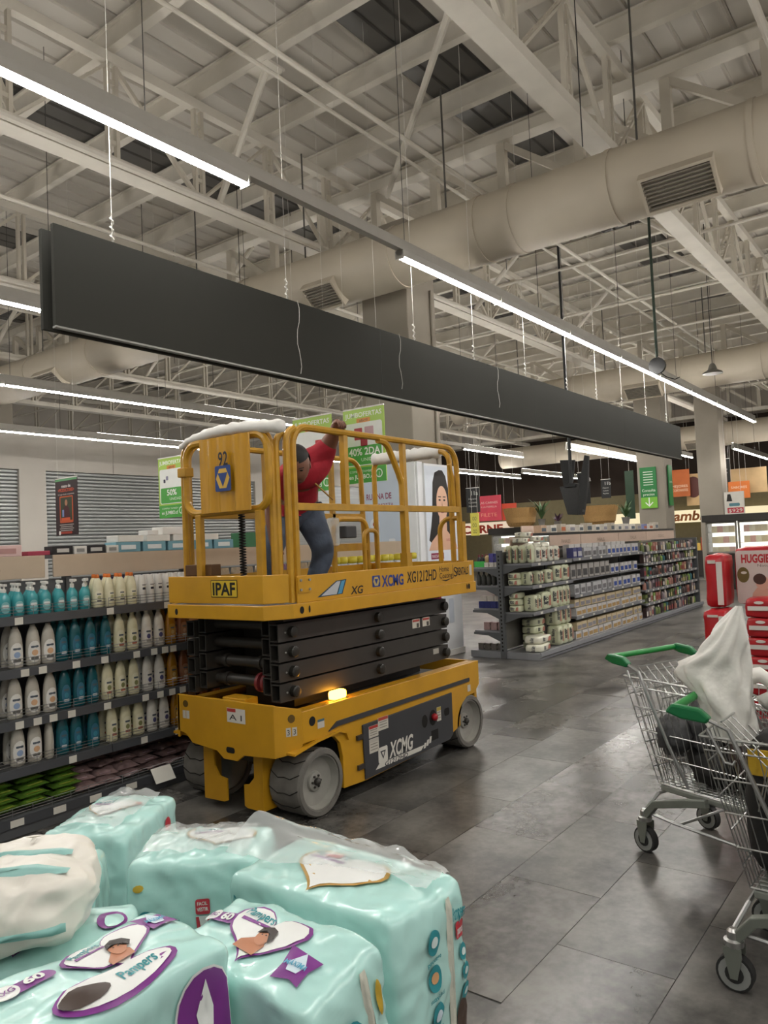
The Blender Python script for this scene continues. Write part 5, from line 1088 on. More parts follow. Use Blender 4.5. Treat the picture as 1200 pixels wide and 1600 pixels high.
bnd = thing('food_court_fascia', 'cream fascia band with orange hambre lettering along the rear wall', 'fascia', (33.2, 8, 2.2)); fb_ = part('band', B().box(-.05, .05, -14, 5, -.26, .26), emit_mat('fascia_lit', (1, .86, .55), .9), bnd); word('fascia_lettering', 'hambre', -1.05, .03, .4, lambda u, v: Vector((-.06, -u, v)), hx('#b5662a'), fb_, w=1.9, shear=.2, bold=.03)
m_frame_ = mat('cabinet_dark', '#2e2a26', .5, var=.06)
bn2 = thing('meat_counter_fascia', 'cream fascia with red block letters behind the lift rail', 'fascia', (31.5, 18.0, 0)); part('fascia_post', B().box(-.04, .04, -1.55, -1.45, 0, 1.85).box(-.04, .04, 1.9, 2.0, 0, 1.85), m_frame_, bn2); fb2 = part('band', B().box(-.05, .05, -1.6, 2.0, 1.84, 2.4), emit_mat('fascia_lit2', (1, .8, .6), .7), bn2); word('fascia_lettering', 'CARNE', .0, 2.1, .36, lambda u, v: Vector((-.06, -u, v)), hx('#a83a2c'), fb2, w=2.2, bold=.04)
# ------------------------------------------------------------------ chilled cabinets
m_glow = emit_mat('cabinet_light', (1, .96, .82), 2.2); m_frame = mat('cabinet_dark', '#2e2a26', .5, var=.06); m_glass = mat('door_glass', '#f4f6f4', .05, var=0, alpha=.18)
def cabinet(X, y0, y1, z0, z1, ndoor, label, goods):
    t = thing('chiller_cabinet', label, 'refrigerator', (X, (y0+y1)/2, 0)); w = y1-y0; yy = lambda y: y-(y0+y1)/2
    part('cabinet_body', B().box(.5, .6, -w/2, w/2, 0, z1+.15).box(0, .5, -w/2, -w/2+.04, 0, z1).box(0, .5, w/2-.04, w/2, 0, z1).box(0, .5, -w/2, w/2, 0, z0), m_frame, t); part('cabinet_top', B().box(-.12, .6, -w/2-.05, w/2+.05, z1, z1+.18), m_frame, t)
    part('light_panel', B().box(.46, .49, -w/2+.05, w/2-.05, z0, z1), m_glow, t); dw = w/ndoor
    for k in range(2): part('wire_shelf', B().box(.05, .45, -w/2+.05, w/2-.05, z0+(z1-z0)*(.33+.33*k)-.01, z0+(z1-z0)*(.33+.33*k)), m_white, t)
    for k in range(ndoor):
        a = -w/2+k*dw; d = part('door_frame', B().box(-.03, 0, a+.01, a+.06, z0, z1).box(-.03, 0, a+dw-.06, a+dw-.01, z0, z1).box(-.03, 0, a+.06, a+dw-.06, z0, z0+.05).box(-.03, 0, a+.06, a+dw-.06, z1-.05, z1), mat('door_frame_grey', '#8d8a82', .4, metal=.3), t)
        part('door_pane', B().box(-.02, -.01, a+.06, a+dw-.06, z0+.05, z1-.05), m_glass, d)
        for lv in range(3):
            for q in range(4):
                c = goods[(q+lv*3+k) % len(goods)]; put('carton', dw*.17, .15, (z1-z0)*.2, c, '#d8b45a', (X+.22, (y0+y1)/2+a+.12+(dw-.24)*(q+.5)/4, z0+.001+(z1-z0)*.33*lv), '%s package on %s level behind door %s of the %s' % (ORD[q], ('the low', 'the middle', 'the high')[lv], ORD[k], label.split()[0]+' cabinet'), 'packages in the '+label.split()[0]+' cabinet', name='food_package')
cabinet(21.6, 2.3, 5.5, .95, 1.8, 4, 'freezer cabinet with lit glass doors at the right edge', ['#d8c27a', '#c9b36a', '#e0d2a0', '#c97a5a'])
cabinet(19.3, 8.6, 10.75, .95, 1.72, 2, 'chilled cabinet with lit shelves behind the wipes shelf', ['#9fc0b0', '#d8a08a', '#c9cf8a', '#d3cdbf'])
sh_ = thing('low_wall_shelf', 'dark long counter carrying wicker baskets and plants', 'counter', (18.2, 7.9, 0)); part('counter_body', B().box(.1, .7, -1.5, .6, 0, 1.72), m_frame, sh_); part('counter_top', B().box(0, .75, -1.55, .65, 1.72, 1.82), m_frame, sh_)
m_wick = mat('wicker', '#b08a55', .7, var=.2, scale=30, stretch=(1, 1, 6), bump=.4, bscale=60)
for (yc, l, zb) in ((7.25, 'wicker basket right of the hanging screens', 1.822), (9.45, 'wicker basket left of the hanging screens', 1.902)):
    t = thing('wicker_basket', l, 'basket', (18.6, yc, zb)); part('basket_body', B().lathe([(.30,0),(.34,.05),(.42,.3),(.46,.5),(.44,.5),(.38,.1),(.05,.06)], 24), m_wick, t, smooth=30)
    for k in range(24): a = 2*math.pi*k/24; part('basket_stave', B().bar((.34*math.cos(a), .34*math.sin(a), .04), (.465*math.cos(a), .465*math.sin(a), .5), .02, .012), m_wick, t)
def plant(X, y, z, h, label, spread=.25, n=14, seed=1, col='#3f5a33'):
    rr_ = random.Random(seed); t = thing('potted_plant', label, 'plant', (X, y, z)); part('pot', B().lathe([(.07,0),(.1,.16),(.11,.17),(.09,.15),(.01,.14)], 14), mat('pot_grey', '#8a8680', .6), t, smooth=35)
    for k in range(n):
        a = rr_.random()*6.28; s = spread*(.5+.5*rr_.random()); hh = h*(.6+.4*rr_.random()); p0 = Vector((0, 0, .15)); p1 = Vector((s*.4*math.cos(a), s*.4*math.sin(a), hh*.75)); p2 = Vector((s*math.cos(a), s*math.sin(a), hh)); sd = Vector((-math.sin(a), math.cos(a), 0))*.035
        part('leaf', B().add([p0, p1-sd, p1+sd, p2, p1+Vector((0,0,.015))], [(0,1,4),(0,4,2),(1,3,4),(4,3,2)]), mat('leaf_'+col, col, .5, var=.2), t)
plant(18.55, 8.82, 1.902, .75, 'spiky green plant in grey pot left of the screens', .35, 16, 2); plant(18.4, 8.3, 1.822, .4, 'dark purple leafy plant below the screens', .22, 14, 4, '#4a2f42'); plant(18.35, 6.5, 1.822, .6, 'broad green plant right of the wicker basket', .3, 14, 5)
# green bins and counter shapes in the rear, warm low goods wall
for k in range(6):
    y = 11.0-1.3*k if k < 4 else 3.5-1.6*(k-4)
    t = thing('rear_display', '%s far display stand of groceries from the left, along the rear wall' % ORD[k], 'display stand', (27.5, y, 0)); part('stand_body', B().box(0, .6, -.55, .55, 0, .9), m_frame, t)
    for q in range(5): part('stand_row', B().box(.0, .5, -.5+.2*q, -.32+.2*q, .9, 1.15+.1*((q*7+k) % 3)), mat('good_'+['#b5532f', '#d8b45a', '#6d7a45', '#c9c2b0', '#8a3a3a'][(q+k) % 5], ['#b5532f', '#d8b45a', '#6d7a45', '#c9c2b0', '#8a3a3a'][(q+k) % 5], .5), t)
# ------------------------------------------------------------------ shopping carts
m_chr = mat('cart_chrome', '#b9bab8', .28, metal=.9, var=.05); m_grn = mat('handle_green', '#1f8a3c', .35, var=.08); m_grn2 = mat('handle_corner_green', '#0f6a3a', .35, var=.06); m_gry = mat('cart_grey_plastic', '#7d8079', .5, var=.06); m_leg = mat('cart_leg_grey', '#7c8078', .4, metal=.3, var=.08); m_rub = mat('caster_rubber', '#2a2a2a', .7); m_disc = mat('caster_disc', '#8d8f8c', .5, var=.05)
HW, ZT, ZB, LEN = .265, .87, .34, .86
def side_x(y, z):                                   # half width of the basket, narrowing towards nose and floor
    return HW-.045*y-.07*(ZT-z)/(ZT-ZB)
def rear_y(z): return .03+.12*(ZT-z)/(ZT-ZB)
def front_y(z): return LEN-.10*(ZT-z)/(ZT-ZB)
def caster(t, x, y, r=.062, rz=0.):
    c = part('caster', B().path([(x-.018, y, r), (x+.018, y, r)], r, 24, rs=[r, r]), m_rub, t, smooth=40)
    for s in (-1, 1):
        part('wheel_disc', B().path([(x+s*.018, y, r), (x+s*.0205, y, r)], r*.86, 20), m_disc, c, smooth=40); part('wheel_hub', B().path([(x+s*.0205, y, r), (x+s*.023, y, r)], r*.5, 16), m_rub, c, smooth=40)
        part('fork', B().prism([(y-.012, r-.014), (y+.012, r-.014), (y+.03, r*2+.0), (y+.03, r*2+.03), (y-.03, r*2+.03), (y-.03, r*2+.01)], lambda u, v, d: Vector((x+s*(.026+d), u, v)), 0, .004), m_leg, c)
    part('fork_top', B().lathe([(.032,0),(.034,.02),(.022,.025),(.022,.05),(.012,.06)], 14, (x, y, r*2+.028)), m_chr, c, smooth=35)
def cart(label, loc, rz):
    t = thing('shopping_cart', label, 'shopping cart', loc, rz)
    h = part('handle_bar', B().path([(-HW+.01, -.06, .955), (HW-.01, -.06, .955)], .0155, 12), m_grn, t, smooth=40)
    for s in (-1, 1):
        part('handle_corner', B().prism([(-.085, .945), (-.06, .975), (.04, .965), (.075, .935), (.06, .915), (-.03, .925)], lambda u, v, d: Vector((s*(HW-.02+d), u, v)), 0, .035), m_grn2, t, bevel=.008)
        part('handle_arm', B().path([(s*HW, .05, .935), (s*HW, .13, .90), (s*(HW-.005), .17, .80), (s*(HW-.03), .26, .56), (s*(HW-.06), .34, .36)], .0085, 8), m_chr, t, smooth=40)
        b = B().path([(s*side_x(y, ZT), y, ZT-.03*y) for y in (.03, .3, .6, LEN)], .0055, 6); part('top_rim', b, m_chr, t, smooth=40)
        b = B()
        for z in (ZT-.05, .72, .60, .48, ZB): b.path([(s*side_x(rear_y(z), z), rear_y(z), z), (s*side_x(front_y(z), z), front_y(z), z-.01)], .0035, 5)
        part('side_rails', b, m_chr, t, smooth=40)
        b = B(); n = 19
        for k in range(n):
            f = k/(n-1); y0, y1 = rear_y(ZT)+f*(LEN-rear_y(ZT)), rear_y(ZB)+f*(front_y(ZB)-rear_y(ZB)); b.path([(s*side_x(y0, ZT), y0, ZT-.03*y0), (s*side_x(y1, ZB), y1, ZB)], .0022, 4)
        part('side_wires', b, m_chr, t, kind='stuff')
        part('hook', B().path([(s*(HW+.006), .06, .90), (s*(HW+.008), .10, .82), (s*(HW+.008), .115, .79), (s*(HW+.008), .14, .785), (s*(HW+.008), .15, .80)], .005, 6), m_chr, t, smooth=40)
    for (fy, nm) in ((rear_y, 'rear_flap'), (front_y, 'front_panel')):
        b = B()
        for z in (ZT, .78, .66, .54, .42, ZB): w = side_x(fy(z), z); b.path([(-w, fy(z), z), (w, fy(z), z)], .004 if z == ZT else .0032, 5)
        for k in range(14): f = k/13*2-1; b.path([(f*side_x(fy(ZT), ZT), fy(ZT), ZT), (f*side_x(fy(ZB), ZB), fy(ZB), ZB)], .0022, 4)
        part(nm, b, m_chr, t, kind='stuff')
    b = B()
    for z, y in ((.92, .10), (.83, .20), (.78, .24)): b.path([(-HW+.03, y, z), (HW-.03, y, z)], .004, 5)
    for k in range(9): f = (k/8*2-1)*(HW-.035); b.path([(f, .10, .92), (f, .24, .78), (f*.95, .2, .62)], .0025, 4)
    part('child_seat', b, m_chr, t, kind='stuff')
    b = B()
    for k in range(12): f = k/11*2-1; b.path([(f*(side_x(.15, ZB)-.005), rear_y(ZB), ZB), (f*(side_x(.75, ZB)-.005), front_y(ZB), ZB)], .0025, 4)
    for k in range(7): y = rear_y(ZB)+k/6*(front_y(ZB)-rear_y(ZB)); b.path([(-side_x(y, ZB), y, ZB), (side_x(y, ZB), y, ZB)], .0035, 4)
    part('basket_floor', b, m_chr, t, kind='stuff')
    part('floor_plate', B().box(-.19, .19, .16, .74, ZB-.035, ZB-.006), m_gry, t, bevel=.006)
    for s in (-1, 1):
        part('undercarriage_tube', B().path([(s*.245, .10, .17), (s*.243, .17, .25), (s*.235, .35, .30), (s*.22, .45, .32)], .018, 4, sq=True), m_leg, t, bevel=.004)
        part('chassis_rail', B().path([(s*.245, .10, .20), (s*.24, .28, .185), (s*.20, .5, .165), (s*.19, .8, .155)], .008, 6), m_chr, t, smooth=40)
        caster(t, s*.245, .10); caster(t, s*.19, .78)
    part('chassis_cross', B().path([(-.235, .10, .205), (-.18, .14, .285), (.18, .14, .285), (.235, .10, .205)], .0085, 6), m_chr, t, smooth=40); part('chassis_cross', B().path([(-.24, .3, .185), (.24, .3, .185)], .007, 6), m_chr, t, smooth=40)
    return t
c1 = cart('chrome shopping cart with green handle holding grey jackets, the farther of two', (4.13, 1.36, 0), math.radians(158))
c2 = cart('nearest chrome shopping cart holding black bag, at the right edge', (3.11, .81, 0), math.radians(178))
word('handle_lettering', 'jumbo', 0, 0, .014, lambda u, v: Vector((-u, -.0765, .957+v)), hx('#bfe0b0'), c2); word('handle_lettering', 'jumbo', 0, 0, .014, lambda u, v: Vector((-u, -.0765, .957+v)), hx('#bfe0b0'), c1)
# cloth lumps inside the carts
def lump(rx, ry, rz_, seed, amp=.22, n=26, m_=18, fr=2.2):
    b = B(); vs = []; fs = []
    for j in range(m_+1):
        ph = math.pi*(j/m_-.5)
        for i in range(n):
            th = 2*math.pi*i/n; d = Vector((math.cos(ph)*math.cos(th), math.cos(ph)*math.sin(th), math.sin(ph)))
            k = 1+amp*noise.noise(d*fr+Vector((seed*3.1, seed, 0)))+amp*.5*noise.noise(d*fr*2.7+Vector((seed, 7, seed)))+amp*.3*abs(noise.noise(d*fr*5+Vector((seed, 1, 2))))
            sq = max(abs(d.x), abs(d.y), abs(d.z)); q = .75+.25/sq*.8
            vs.append((d.x*rx*k*q, d.y*ry*k*q, rz_+d.z*rz_*k))
    for j in range(m_):
        for i in range(n): fs.append((j*n+i, j*n+(i+1) % n, (j+1)*n+(i+1) % n, (j+1)*n+i))
    return b.add(vs, fs)
def cl(cx, cy, cz, t): # cart-local to shop coordinates
    a = t.rotation_euler.z; return (t.location.x+cx*math.cos(a)-cy*math.sin(a), t.location.y+cx*math.sin(a)+cy*math.cos(a), cz)
m_jk = mat('jacket_grey', '#4a4a4b', .85, var=.15, scale=12, bump=.25, bscale=18); m_jk2 = mat('jacket_charcoal', '#2c2b2b', .85, var=.15, scale=12, bump=.25, bscale=18); m_jk3 = mat('jacket_brown', '#4a3a38', .85, var=.15, bump=.25, bscale=18)
solo('jacket', lump(.15, .13, .16, 1), m_jk, 'grey hooded jacket heaped in the farther cart', 'jacket', cl(-.02, .33, .47, c1), .3, smooth=True)
solo('jacket', lump(.16, .14, .10, 2), m_jk2, 'charcoal garment at the bottom of the farther cart', 'jacket', cl(0, .38, .345, c1), 1., smooth=True)
solo('jacket', lump(.13, .13, .14, 3), m_jk3, 'brown garment behind the grey jacket in the farther cart', 'jacket', cl(.02, .60, .42, c1), .6, smooth=True)
solo('jacket', lump(.11, .09, .09, 8), m_jk, 'light grey sleeve hanging low in the farther cart', 'jacket', cl(.13, .22, .5, c1), .2, smooth=True)
# black tool bag with yellow band in the nearest cart
bp_ = cl(.0, .36, .345, c2)
bag = thing('tool_bag', 'black tool bag with yellow lettered band in the nearest cart', 'bag', bp_, c2.rotation_euler.z)
m_bk = mat('bag_black', '#1b1a19', .75, var=.1, bump=.15, bscale=30); m_ybd = mat('bag_yellow_band', '#c9a227', .6, var=.06)
bb = soft_box(.30, .46, .52, 8, 7, .02, 3); part('bag_body', bb, m_bk, bag, smooth=True)
for s in (-1, 1):
    part('yellow_band', B().prism([(-.2, .38), (.2, .38), (.2, .47), (-.2, .47)], lambda u, v, d: Vector((s*(.148+d), u, v)), 0, .008), m_ybd, bag); part('band_block', B().prism([(-.11, .375), (-.06, .375), (-.06, .475), (-.11, .475)], lambda u, v, d: Vector((s*(.157+d), u, v)), 0, .002), m_bk, bag)
    word('band_lettering', 'DEWALT', .03, .425, .05, (lambda u, v: Vector((.159, u+.02, v))) if s > 0 else (lambda u, v: Vector((-.159, -u+.02, v))), m_bk, bag, w=.22, bold=.03)
    part('bag_strap', B().path([(s*.13, -.12, .48), (s*.10, -.08, .55), (s*.08, 0, .56), (s*.10, .08, .55), (s*.13, .12, .48)], .012, 6), m_bk, bag, smooth=True)
solo('black_hood', lump(.12, .12, .09, 6, .15), mat('cap_black', '#141414', .8, var=.1, bump=.2), 'black cloth cap or hood lying on the tool bag', 'clothing', cl(-.02, .36, .93, c2), .4, smooth=True)
# crumpled white plastic bag standing on the tool bag
b = B(); vs = []; fs = []; n, m_ = 40, 34
WB = (3.094, .738, 0)
prof = [(.80, .0, .0, .085, .05), (.86, .0, .0, .10, .06), (.92, .005, .0, .10, .06), (.98, .03, .0, .115, .06), (1.03, .06, .0, .15, .05), (1.07, .065, .0, .15, .045), (1.12, .02, .0, .10, .05), (1.18, -.01, .0, .075, .045), (1.24, -.03, .0, .05, .03), (1.28, -.045, .0, .028, .018), (1.31, -.06, 0, .012, .008)]
for j in range(m_+1):
    f = j/m_*(len(prof)-1); i0 = min(int(f), len(prof)-2); q = f-i0; p = [a+(c-a)*q for a, c in zip(prof[i0], prof[i0+1])]
    for i in range(n):
        th = 2*math.pi*i/n; fold = 1+.10*math.sin(5*th+p[0]*20)+.09*math.sin(9*th-p[0]*31)+.16*noise.noise(Vector((math.cos(th)*1.6, math.sin(th)*1.6, p[0]*9)))
        # long axis across the view: shop direction (.35, .94)
        a_, c_ = p[3]*math.cos(th)*fold, p[4]*math.sin(th)*fold
        vs.append((p[1]*.35+a_*.35-c_*.94, p[1]*.94+a_*.94+c_*.35, p[0]-.80))
for j in range(m_):
    for i in range(n): fs.append((j*n+i, j*n+(i+1) % n, (j+1)*n+(i+1) % n, (j+1)*n+i))
m_film = mat('white_plastic_film', '#e4e2db', .3, var=.05, scale=10, bump=.35, bscale=14)
wbg = link('plastic_bag', mkmesh('plastic_bag', b.add(vs, fs), m_film, True), None, (WB[0], WB[1], .80)); tag(wbg, 'crumpled white plastic carrier bag standing in the nearest cart', 'plastic bag')
b = B().path([(.06, -.03, .22), (.09, -.09, .24), (.10, -.13, .21), (.08, -.14, .17), (.05, -.10, .14)], .02, 8, rs=[.035, .03, .026, .024, .03]); part('bag_handle', b, m_film, wbg, smooth=True)
# ------------------------------------------------------------------ red diaper packs at the right
m_hr = mat('diaper_red', '#b4242c', .3, var=.08, scale=6, bump=.1, bscale=12); m_hw = mat('diaper_white_stripe', '#d9d3cd', .35, var=.04)
def redpack(loc, w, d, h, label, rz=0, stripe=True, up_=False, spine=False):
    o = link('red_diaper_pack', mkmesh('red_diaper_pack', soft_box(w, d, h, 8, 18, .008, loc[2]*9), m_hr, True), None, loc, rz); tag(o, label, 'diaper pack', 'red diaper packs')
    if stripe: part('white_band', B().prism([(-d*.44, h*.40), (d*.44, h*.40), (d*.44, h*.62), (-d*.44, h*.62)], lambda u, v, q: Vector((-w/2-.003-q, u, v)), 0, .002), m_hw, o); part('size_mark', B().prism(ell(d*.3, h*.8, d*.06, h*.08, 12), lambda u, v, q: Vector((-w/2-.004-q, u, v)), 0, .002), m_hw, o)
    if spine: part('white_band', B().prism([(-d*.12, h*.06), (-d*.42, h*.06), (-d*.42, h*.86), (-d*.12, h*.86)], lambda u, v, q: Vector((-w/2-.003-q, u, v)), 0, .002), m_hw, o); part('barcode', B().prism(rct(d*.1, h*.86, d*.4, h*.06), lambda u, v, q: Vector((-w/2-.004-q, u, v)), 0, .002), hx('#cfc9c0'), o)
    return o
zz = 1.035
lv = ['lowest', 'second', 'third', 'fourth', 'fifth', 'sixth', 'seventh', 'eighth', 'top']
for k in range(9): redpack((5.58, .93, .126*k), .3, .50, .128, '%s flat red and white pack of the stack behind the carts' % lv[k], R.uniform(-.04, .04))
for k in range(4): redpack((5.66, 1.37, .262*k+.0), .34, .17, .262, '%s red pack in the left column of the red diaper stack' % ['lowest', 'second', 'third', 'topmost'][k] if k < 3 else 'small crumpled red pack under the upright red spine', R.uniform(-.03, .03), stripe=False, spine=True)
redpack((5.80, 1.40, 1.05), .3, .13, .375, 'upright red pack seen from its narrow barcode side', 0, stripe=False, spine=True)
up_ = link('red_diaper_pack', mkmesh('red_diaper_pack', soft_box(.13, .62, .42, 8, 20, .006, 4), m_hr, True), None, (5.90, 1.005, 1.05)); tag(up_, 'large upright pack with pale front and red brand lettering', 'diaper pack', 'red diaper packs')
MU = lambda d: (lambda u, v: Vector((-.0685-.0008*d, -u, v)))
poly('pack_front', rct(0, .205, .58, .37, .02), MU(1), mat('pack_front_pale', '#cfc4bd', .35, var=.06, scale=4), up_); word('brand_lettering', 'HUGGIES', -.15, .335, .058, MU(2), hx('#b4242c'), up_, w=.205, bold=.04); word('pack_subtitle', 'Natural Care', -.05, .285, .018, MU(2), hx('#6d5a55'), up_, w=.2)
poly('olive_seal', ell(-.245, .22, .04, .055, 18), MU(2), hx('#6d6030'), up_); poly('seal_cloud', ell(-.24, .235, .02, .01, 10), MU(3), hx('#e0dccf'), up_)
poly('baby_body', [(-.20,.03),(-.06,.03),(-.06,.10),(-.10,.13),(-.16,.13),(-.19,.09)], MU(2), hx('#d0a08c'), up_); poly('baby_head', ell(-.125, .165, .042, .052, 16), MU(3), hx('#d3a692'), up_); poly('baby_hair', ell(-.14, .19, .042, .038, 16), MU(4), hx('#4a3028'), up_); poly('red_tag', rct(.02, .13, .07, .08, .015), MU(2), hx('#b4242c'), up_)
solo('black_crate', B().prism(rct(0, 0, .3, .3, .03), lambda u, v, d: Vector((u, v, d)), 0, .02).box(-.15, -.13, -.15, .15, .02, .1).box(.13, .15, -.15, .15, .02, .1).box(-.13, .13, -.15, -.13, .02, .1).box(-.13, .13, .13, .15, .02, .1), m_rub, 'black shallow crate beside the red diaper stack', 'crate', (5.75, 1.66, 0))
# ------------------------------------------------------------------ mint diaper packs in the foreground
m_mint = mat('mint_film', '#b4e0da', .25, var=.05, scale=5, bump=.12, bscale=9, coat=.3); m_pur = mat('print_purple', '#7a2f86', .35, var=.05); m_wht = mat('print_white', '#e6e8e6', .35, var=.03); m_clear = mat('clear_wrap_film', '#e9efee', .12, var=0, alpha=.38); m_seam = mat('seam_strip', '#cfd0c2', .35, var=.06, bump=.2)
m_teal = mat('print_teal', '#2f8f98', .4); m_redp = mat('print_red', '#c23a46', .4); m_gold = mat('print_gold', '#b8934a', .4)
class Pack:
    def __init__(s, loc, size, rz, label, seed, p=15, bulge=.07, wr=.009, m=None, name='diaper_pack', tilt=(0, 0), cat='diaper pack'):
        s.w, s.d, s.h = size; s.p, s.b, s.wr, s.sd = p, bulge, wr, seed
        b = B(); n = 40; L_ = [2*i/n-1 for i in range(n+1)]; idx = {}; vs = []; fs = []
        def vert(c):
            k = tuple(round(t, 5) for t in c)
            if k not in idx: idx[k] = len(vs); vs.append(s.T(*c))
            return idx[k]
        for ax in range(3):
            for sg in (-1, 1):
                for i in range(n):
                    for j in range(n):
                        q = []
                        for (u, v) in ((L_[i], L_[j]), (L_[i+1], L_[j]), (L_[i+1], L_[j+1]), (L_[i], L_[j+1])):
                            c = [0, 0, 0]; c[ax] = sg; c[(ax+1) % 3] = u; c[(ax+2) % 3] = v; q.append(vert(c))
                        fs.append(tuple(q))
        s.o = link(name, mkmesh(name, b.add(vs, fs), m or m_mint, True), None, loc, rz); s.o.rotation_euler = (tilt[0], tilt[1], rz)
        tag(s.o, label, cat, 'mint diaper packs in the foreground' if name == 'diaper_pack' else None)
    def T(s, x, y, z, off=0.):
        mx = max(abs(x), abs(y), abs(z), 1e-6); r = (abs(x)**s.p+abs(y)**s.p+abs(z)**s.p)**(1/s.p); k = mx/r
        x, y, z = x*k, y*k, z*k; b = s.b
        X_ = x*(1+b*(1-y*y)*(1-z*z))/(1+b)*s.w/2; Y_ = y*(1+b*(1-x*x)*(1-z*z))/(1+b)*s.d/2; Z_ = z*(1+b*(1-x*x)*(1-y*y))/(1+b)*s.h/2
        q = Vector((x*s.w, y*s.d, z*s.h)); nv = noise.noise_vector(q*5+Vector((s.sd*5.3, s.sd, 2)))*s.wr
        rg = (abs(noise.noise(q*9+Vector((s.sd, 3, s.sd*2)))))*s.wr*.9
        v = Vector((X_, Y_, Z_))+nv; dn = Vector((x**9 if False else math.copysign(abs(x)**9, x), math.copysign(abs(y)**9, y), math.copysign(abs(z)**9, z)))
        if dn.length > 1e-6: dn.normalize(); v += dn*((off*1.3+.0025 if off else 0)-rg)
        v.z += s.h/2; return v
    def face(s, f, off=.0022):
        """map (u,v) in metres on a face to the surface; u reads left to right, v upwards"""
        w, d, h = s.w/2, s.d/2, s.h/2
        return {'top_a': lambda u, v: s.T(v/w, -u/d, 1, off),          # text along -y, top of text towards +x
                'top_b': lambda u, v: s.T(u/w, v/d, 1, off),          # text along +x
                'nx': lambda u, v: s.T(-1, -u/d, v/h, off), 'ny': lambda u, v: s.T(u/w, -1, v/h, off)}[f]
    def shape(s, name, pts, f, m, off=.0022, parent=None, rings=4):
        cx = sum(p[0] for p in pts)/len(pts); cy = sum(p[1] for p in pts)/len(pts); n = len(pts); vs = [(cx, cy)]; fs = []
        for r in range(1, rings+1): vs += [(cx+(u-cx)*r/rings, cy+(v-cy)*r/rings) for u, v in pts]
        for i in range(n): fs.append((0, 1+i, 1+(i+1) % n))
        for r in range(rings-1):
            for i in range(n): fs.append((1+r*n+i, 1+r*n+n+i, 1+r*n+n+(i+1) % n, 1+r*n+(i+1) % n))
        o = decal(name, vs, fs, s.face(f, off), m, parent or s.o); o.data.shade_smooth(); return o
    def text(s, name, t, cx, cy, h, f, m, off=.003, w=None, bold=.02, rot=0., parent=None, shear=0.): return word(name, t, cx, cy, h, s.face(f, off), m, parent or s.o, w=w, bold=bold, rot=rot, shear=shear)
def heart(cx, cy, sx, sy, n=36):
    o = []
    for k in range(n):
        t = 2*math.pi*k/n; x = 16*math.sin(t)**3/17; y = (13*math.cos(t)-5*math.cos(2*t)-2*math.cos(3*t)-math.cos(4*t))/17; o.append((cx+x*sx, cy+y*sy))
    return o
def baby(P, f, cx, cy, k, parent, flip=1):
    P.shape('baby_skin', [(cx+flip*a*k, cy+b*k) for a, b in ((-.75,-.75),(.25,-.75),(.35,-.2),(.1,.05),(-.35,.0),(-.7,-.35))], f, hx('#b87a58'), .0046, parent)
    P.shape('baby_face', ell(cx+flip*.0*k, cy+.12*k, .36*k, .40*k, 18), f, hx('#bd8160'), .0054, parent); P.shape('baby_hair', [(cx+flip*a*k, cy+b*k) for a, b in ((-.42,.2),(-.3,.5),(.05,.66),(.42,.5),(.55,.15),(.4,-.1),(.3,.22),(-.1,.36))], f, hx('#2a211d'), .0062, parent)
    for e in (-.12, .1): P.shape('baby_eye', ell(cx+e*k, cy+.16*k, .05*k, .03*k, 8), f, hx('#2a1d18'), .007, parent, rings=2)
def heart_print(P, f, cx, cy, sx, sy, ring, bab=True, name='Pampers'):
    h = P.shape('heart_border', heart(cx, cy, sx, sy), f, ring, .0022); P.shape('heart_field', heart(cx, cy, sx*.92, sy*.92), f, m_wht, .003, h)
    P.text('brand_lettering', name, cx-sx*.38, cy+sy*.42, sy*.24, f, m_teal, .0042, w=sx*.7, parent=h); P.shape('brand_bar', rct(cx-sx*.36, cy+sy*.18, sx*.7, sy*.09), f, m_pur, .0038, h)
    if bab: baby(P, f, cx+sx*.1, cy-sy*.22, sy*.62, h)
    return h
def pill(P, f, cx, cy, k):
    o = P.shape('size_pill', rct(cx+.35*k, cy, 1.9*k, .62*k, .28*k), f, m_pur, .0024); P.shape('size_disc', ell(cx-.42*k, cy, .5*k, .42*k, 20), f, m_wht, .0034, o)
    P.text('size_text', 'XXG', cx-.42*k, cy+.04*k, .26*k, f, m_pur, .0044, w=.72*k, parent=o); P.text('size_text', '60', cx+.62*k, cy+.04*k, .36*k, f, m_wht, .0038, w=.72*k, parent=o, bold=.04)
def icon(P, f, cx, cy, r, c='#2f8f98', inner='#d6e6e4'):
    o = P.shape('round_icon', ell(cx, cy, r, r*1.15, 20), f, hx(c), .0024); P.shape('icon_symbol', ell(cx, cy, r*.55, r*.5, 12), f, hx(inner), .0034, o); return o
def redtag(P, f, cx, cy, k):
    o = P.shape('red_tag', rct(cx, cy+.5*k, 1.*k, .95*k, .15*k), f, m_redp, .0024); P.text('tag_text', 'FACIL', cx, cy+.7*k, .22*k, f, m_wht, .0036, w=.72*k, parent=o); P.text('tag_text', 'VESTIR', cx, cy+.35*k, .22*k, f, m_wht, .0036, w=.78*k, parent=o)
    P.shape('tag_pants', [(cx+a*k, cy+b*k) for a, b in ((-.5,-.05),(.5,-.05),(.42,-.9),(.2,-.75),(-.2,-.75),(-.42,-.9))], f, m_wht, .003, o); P.shape('tag_side', [(cx+a*k, cy+b*k) for a, b in ((-.5,-.1),(-.3,-.1),(-.22,-.75),(-.42,-.95))], f, m_redp, .0036, o); P.shape('tag_side', [(cx+a*k, cy+b*k) for a, b in ((.5,-.1),(.3,-.1),(.22,-.75),(.42,-.95))], f, m_redp, .0036, o)
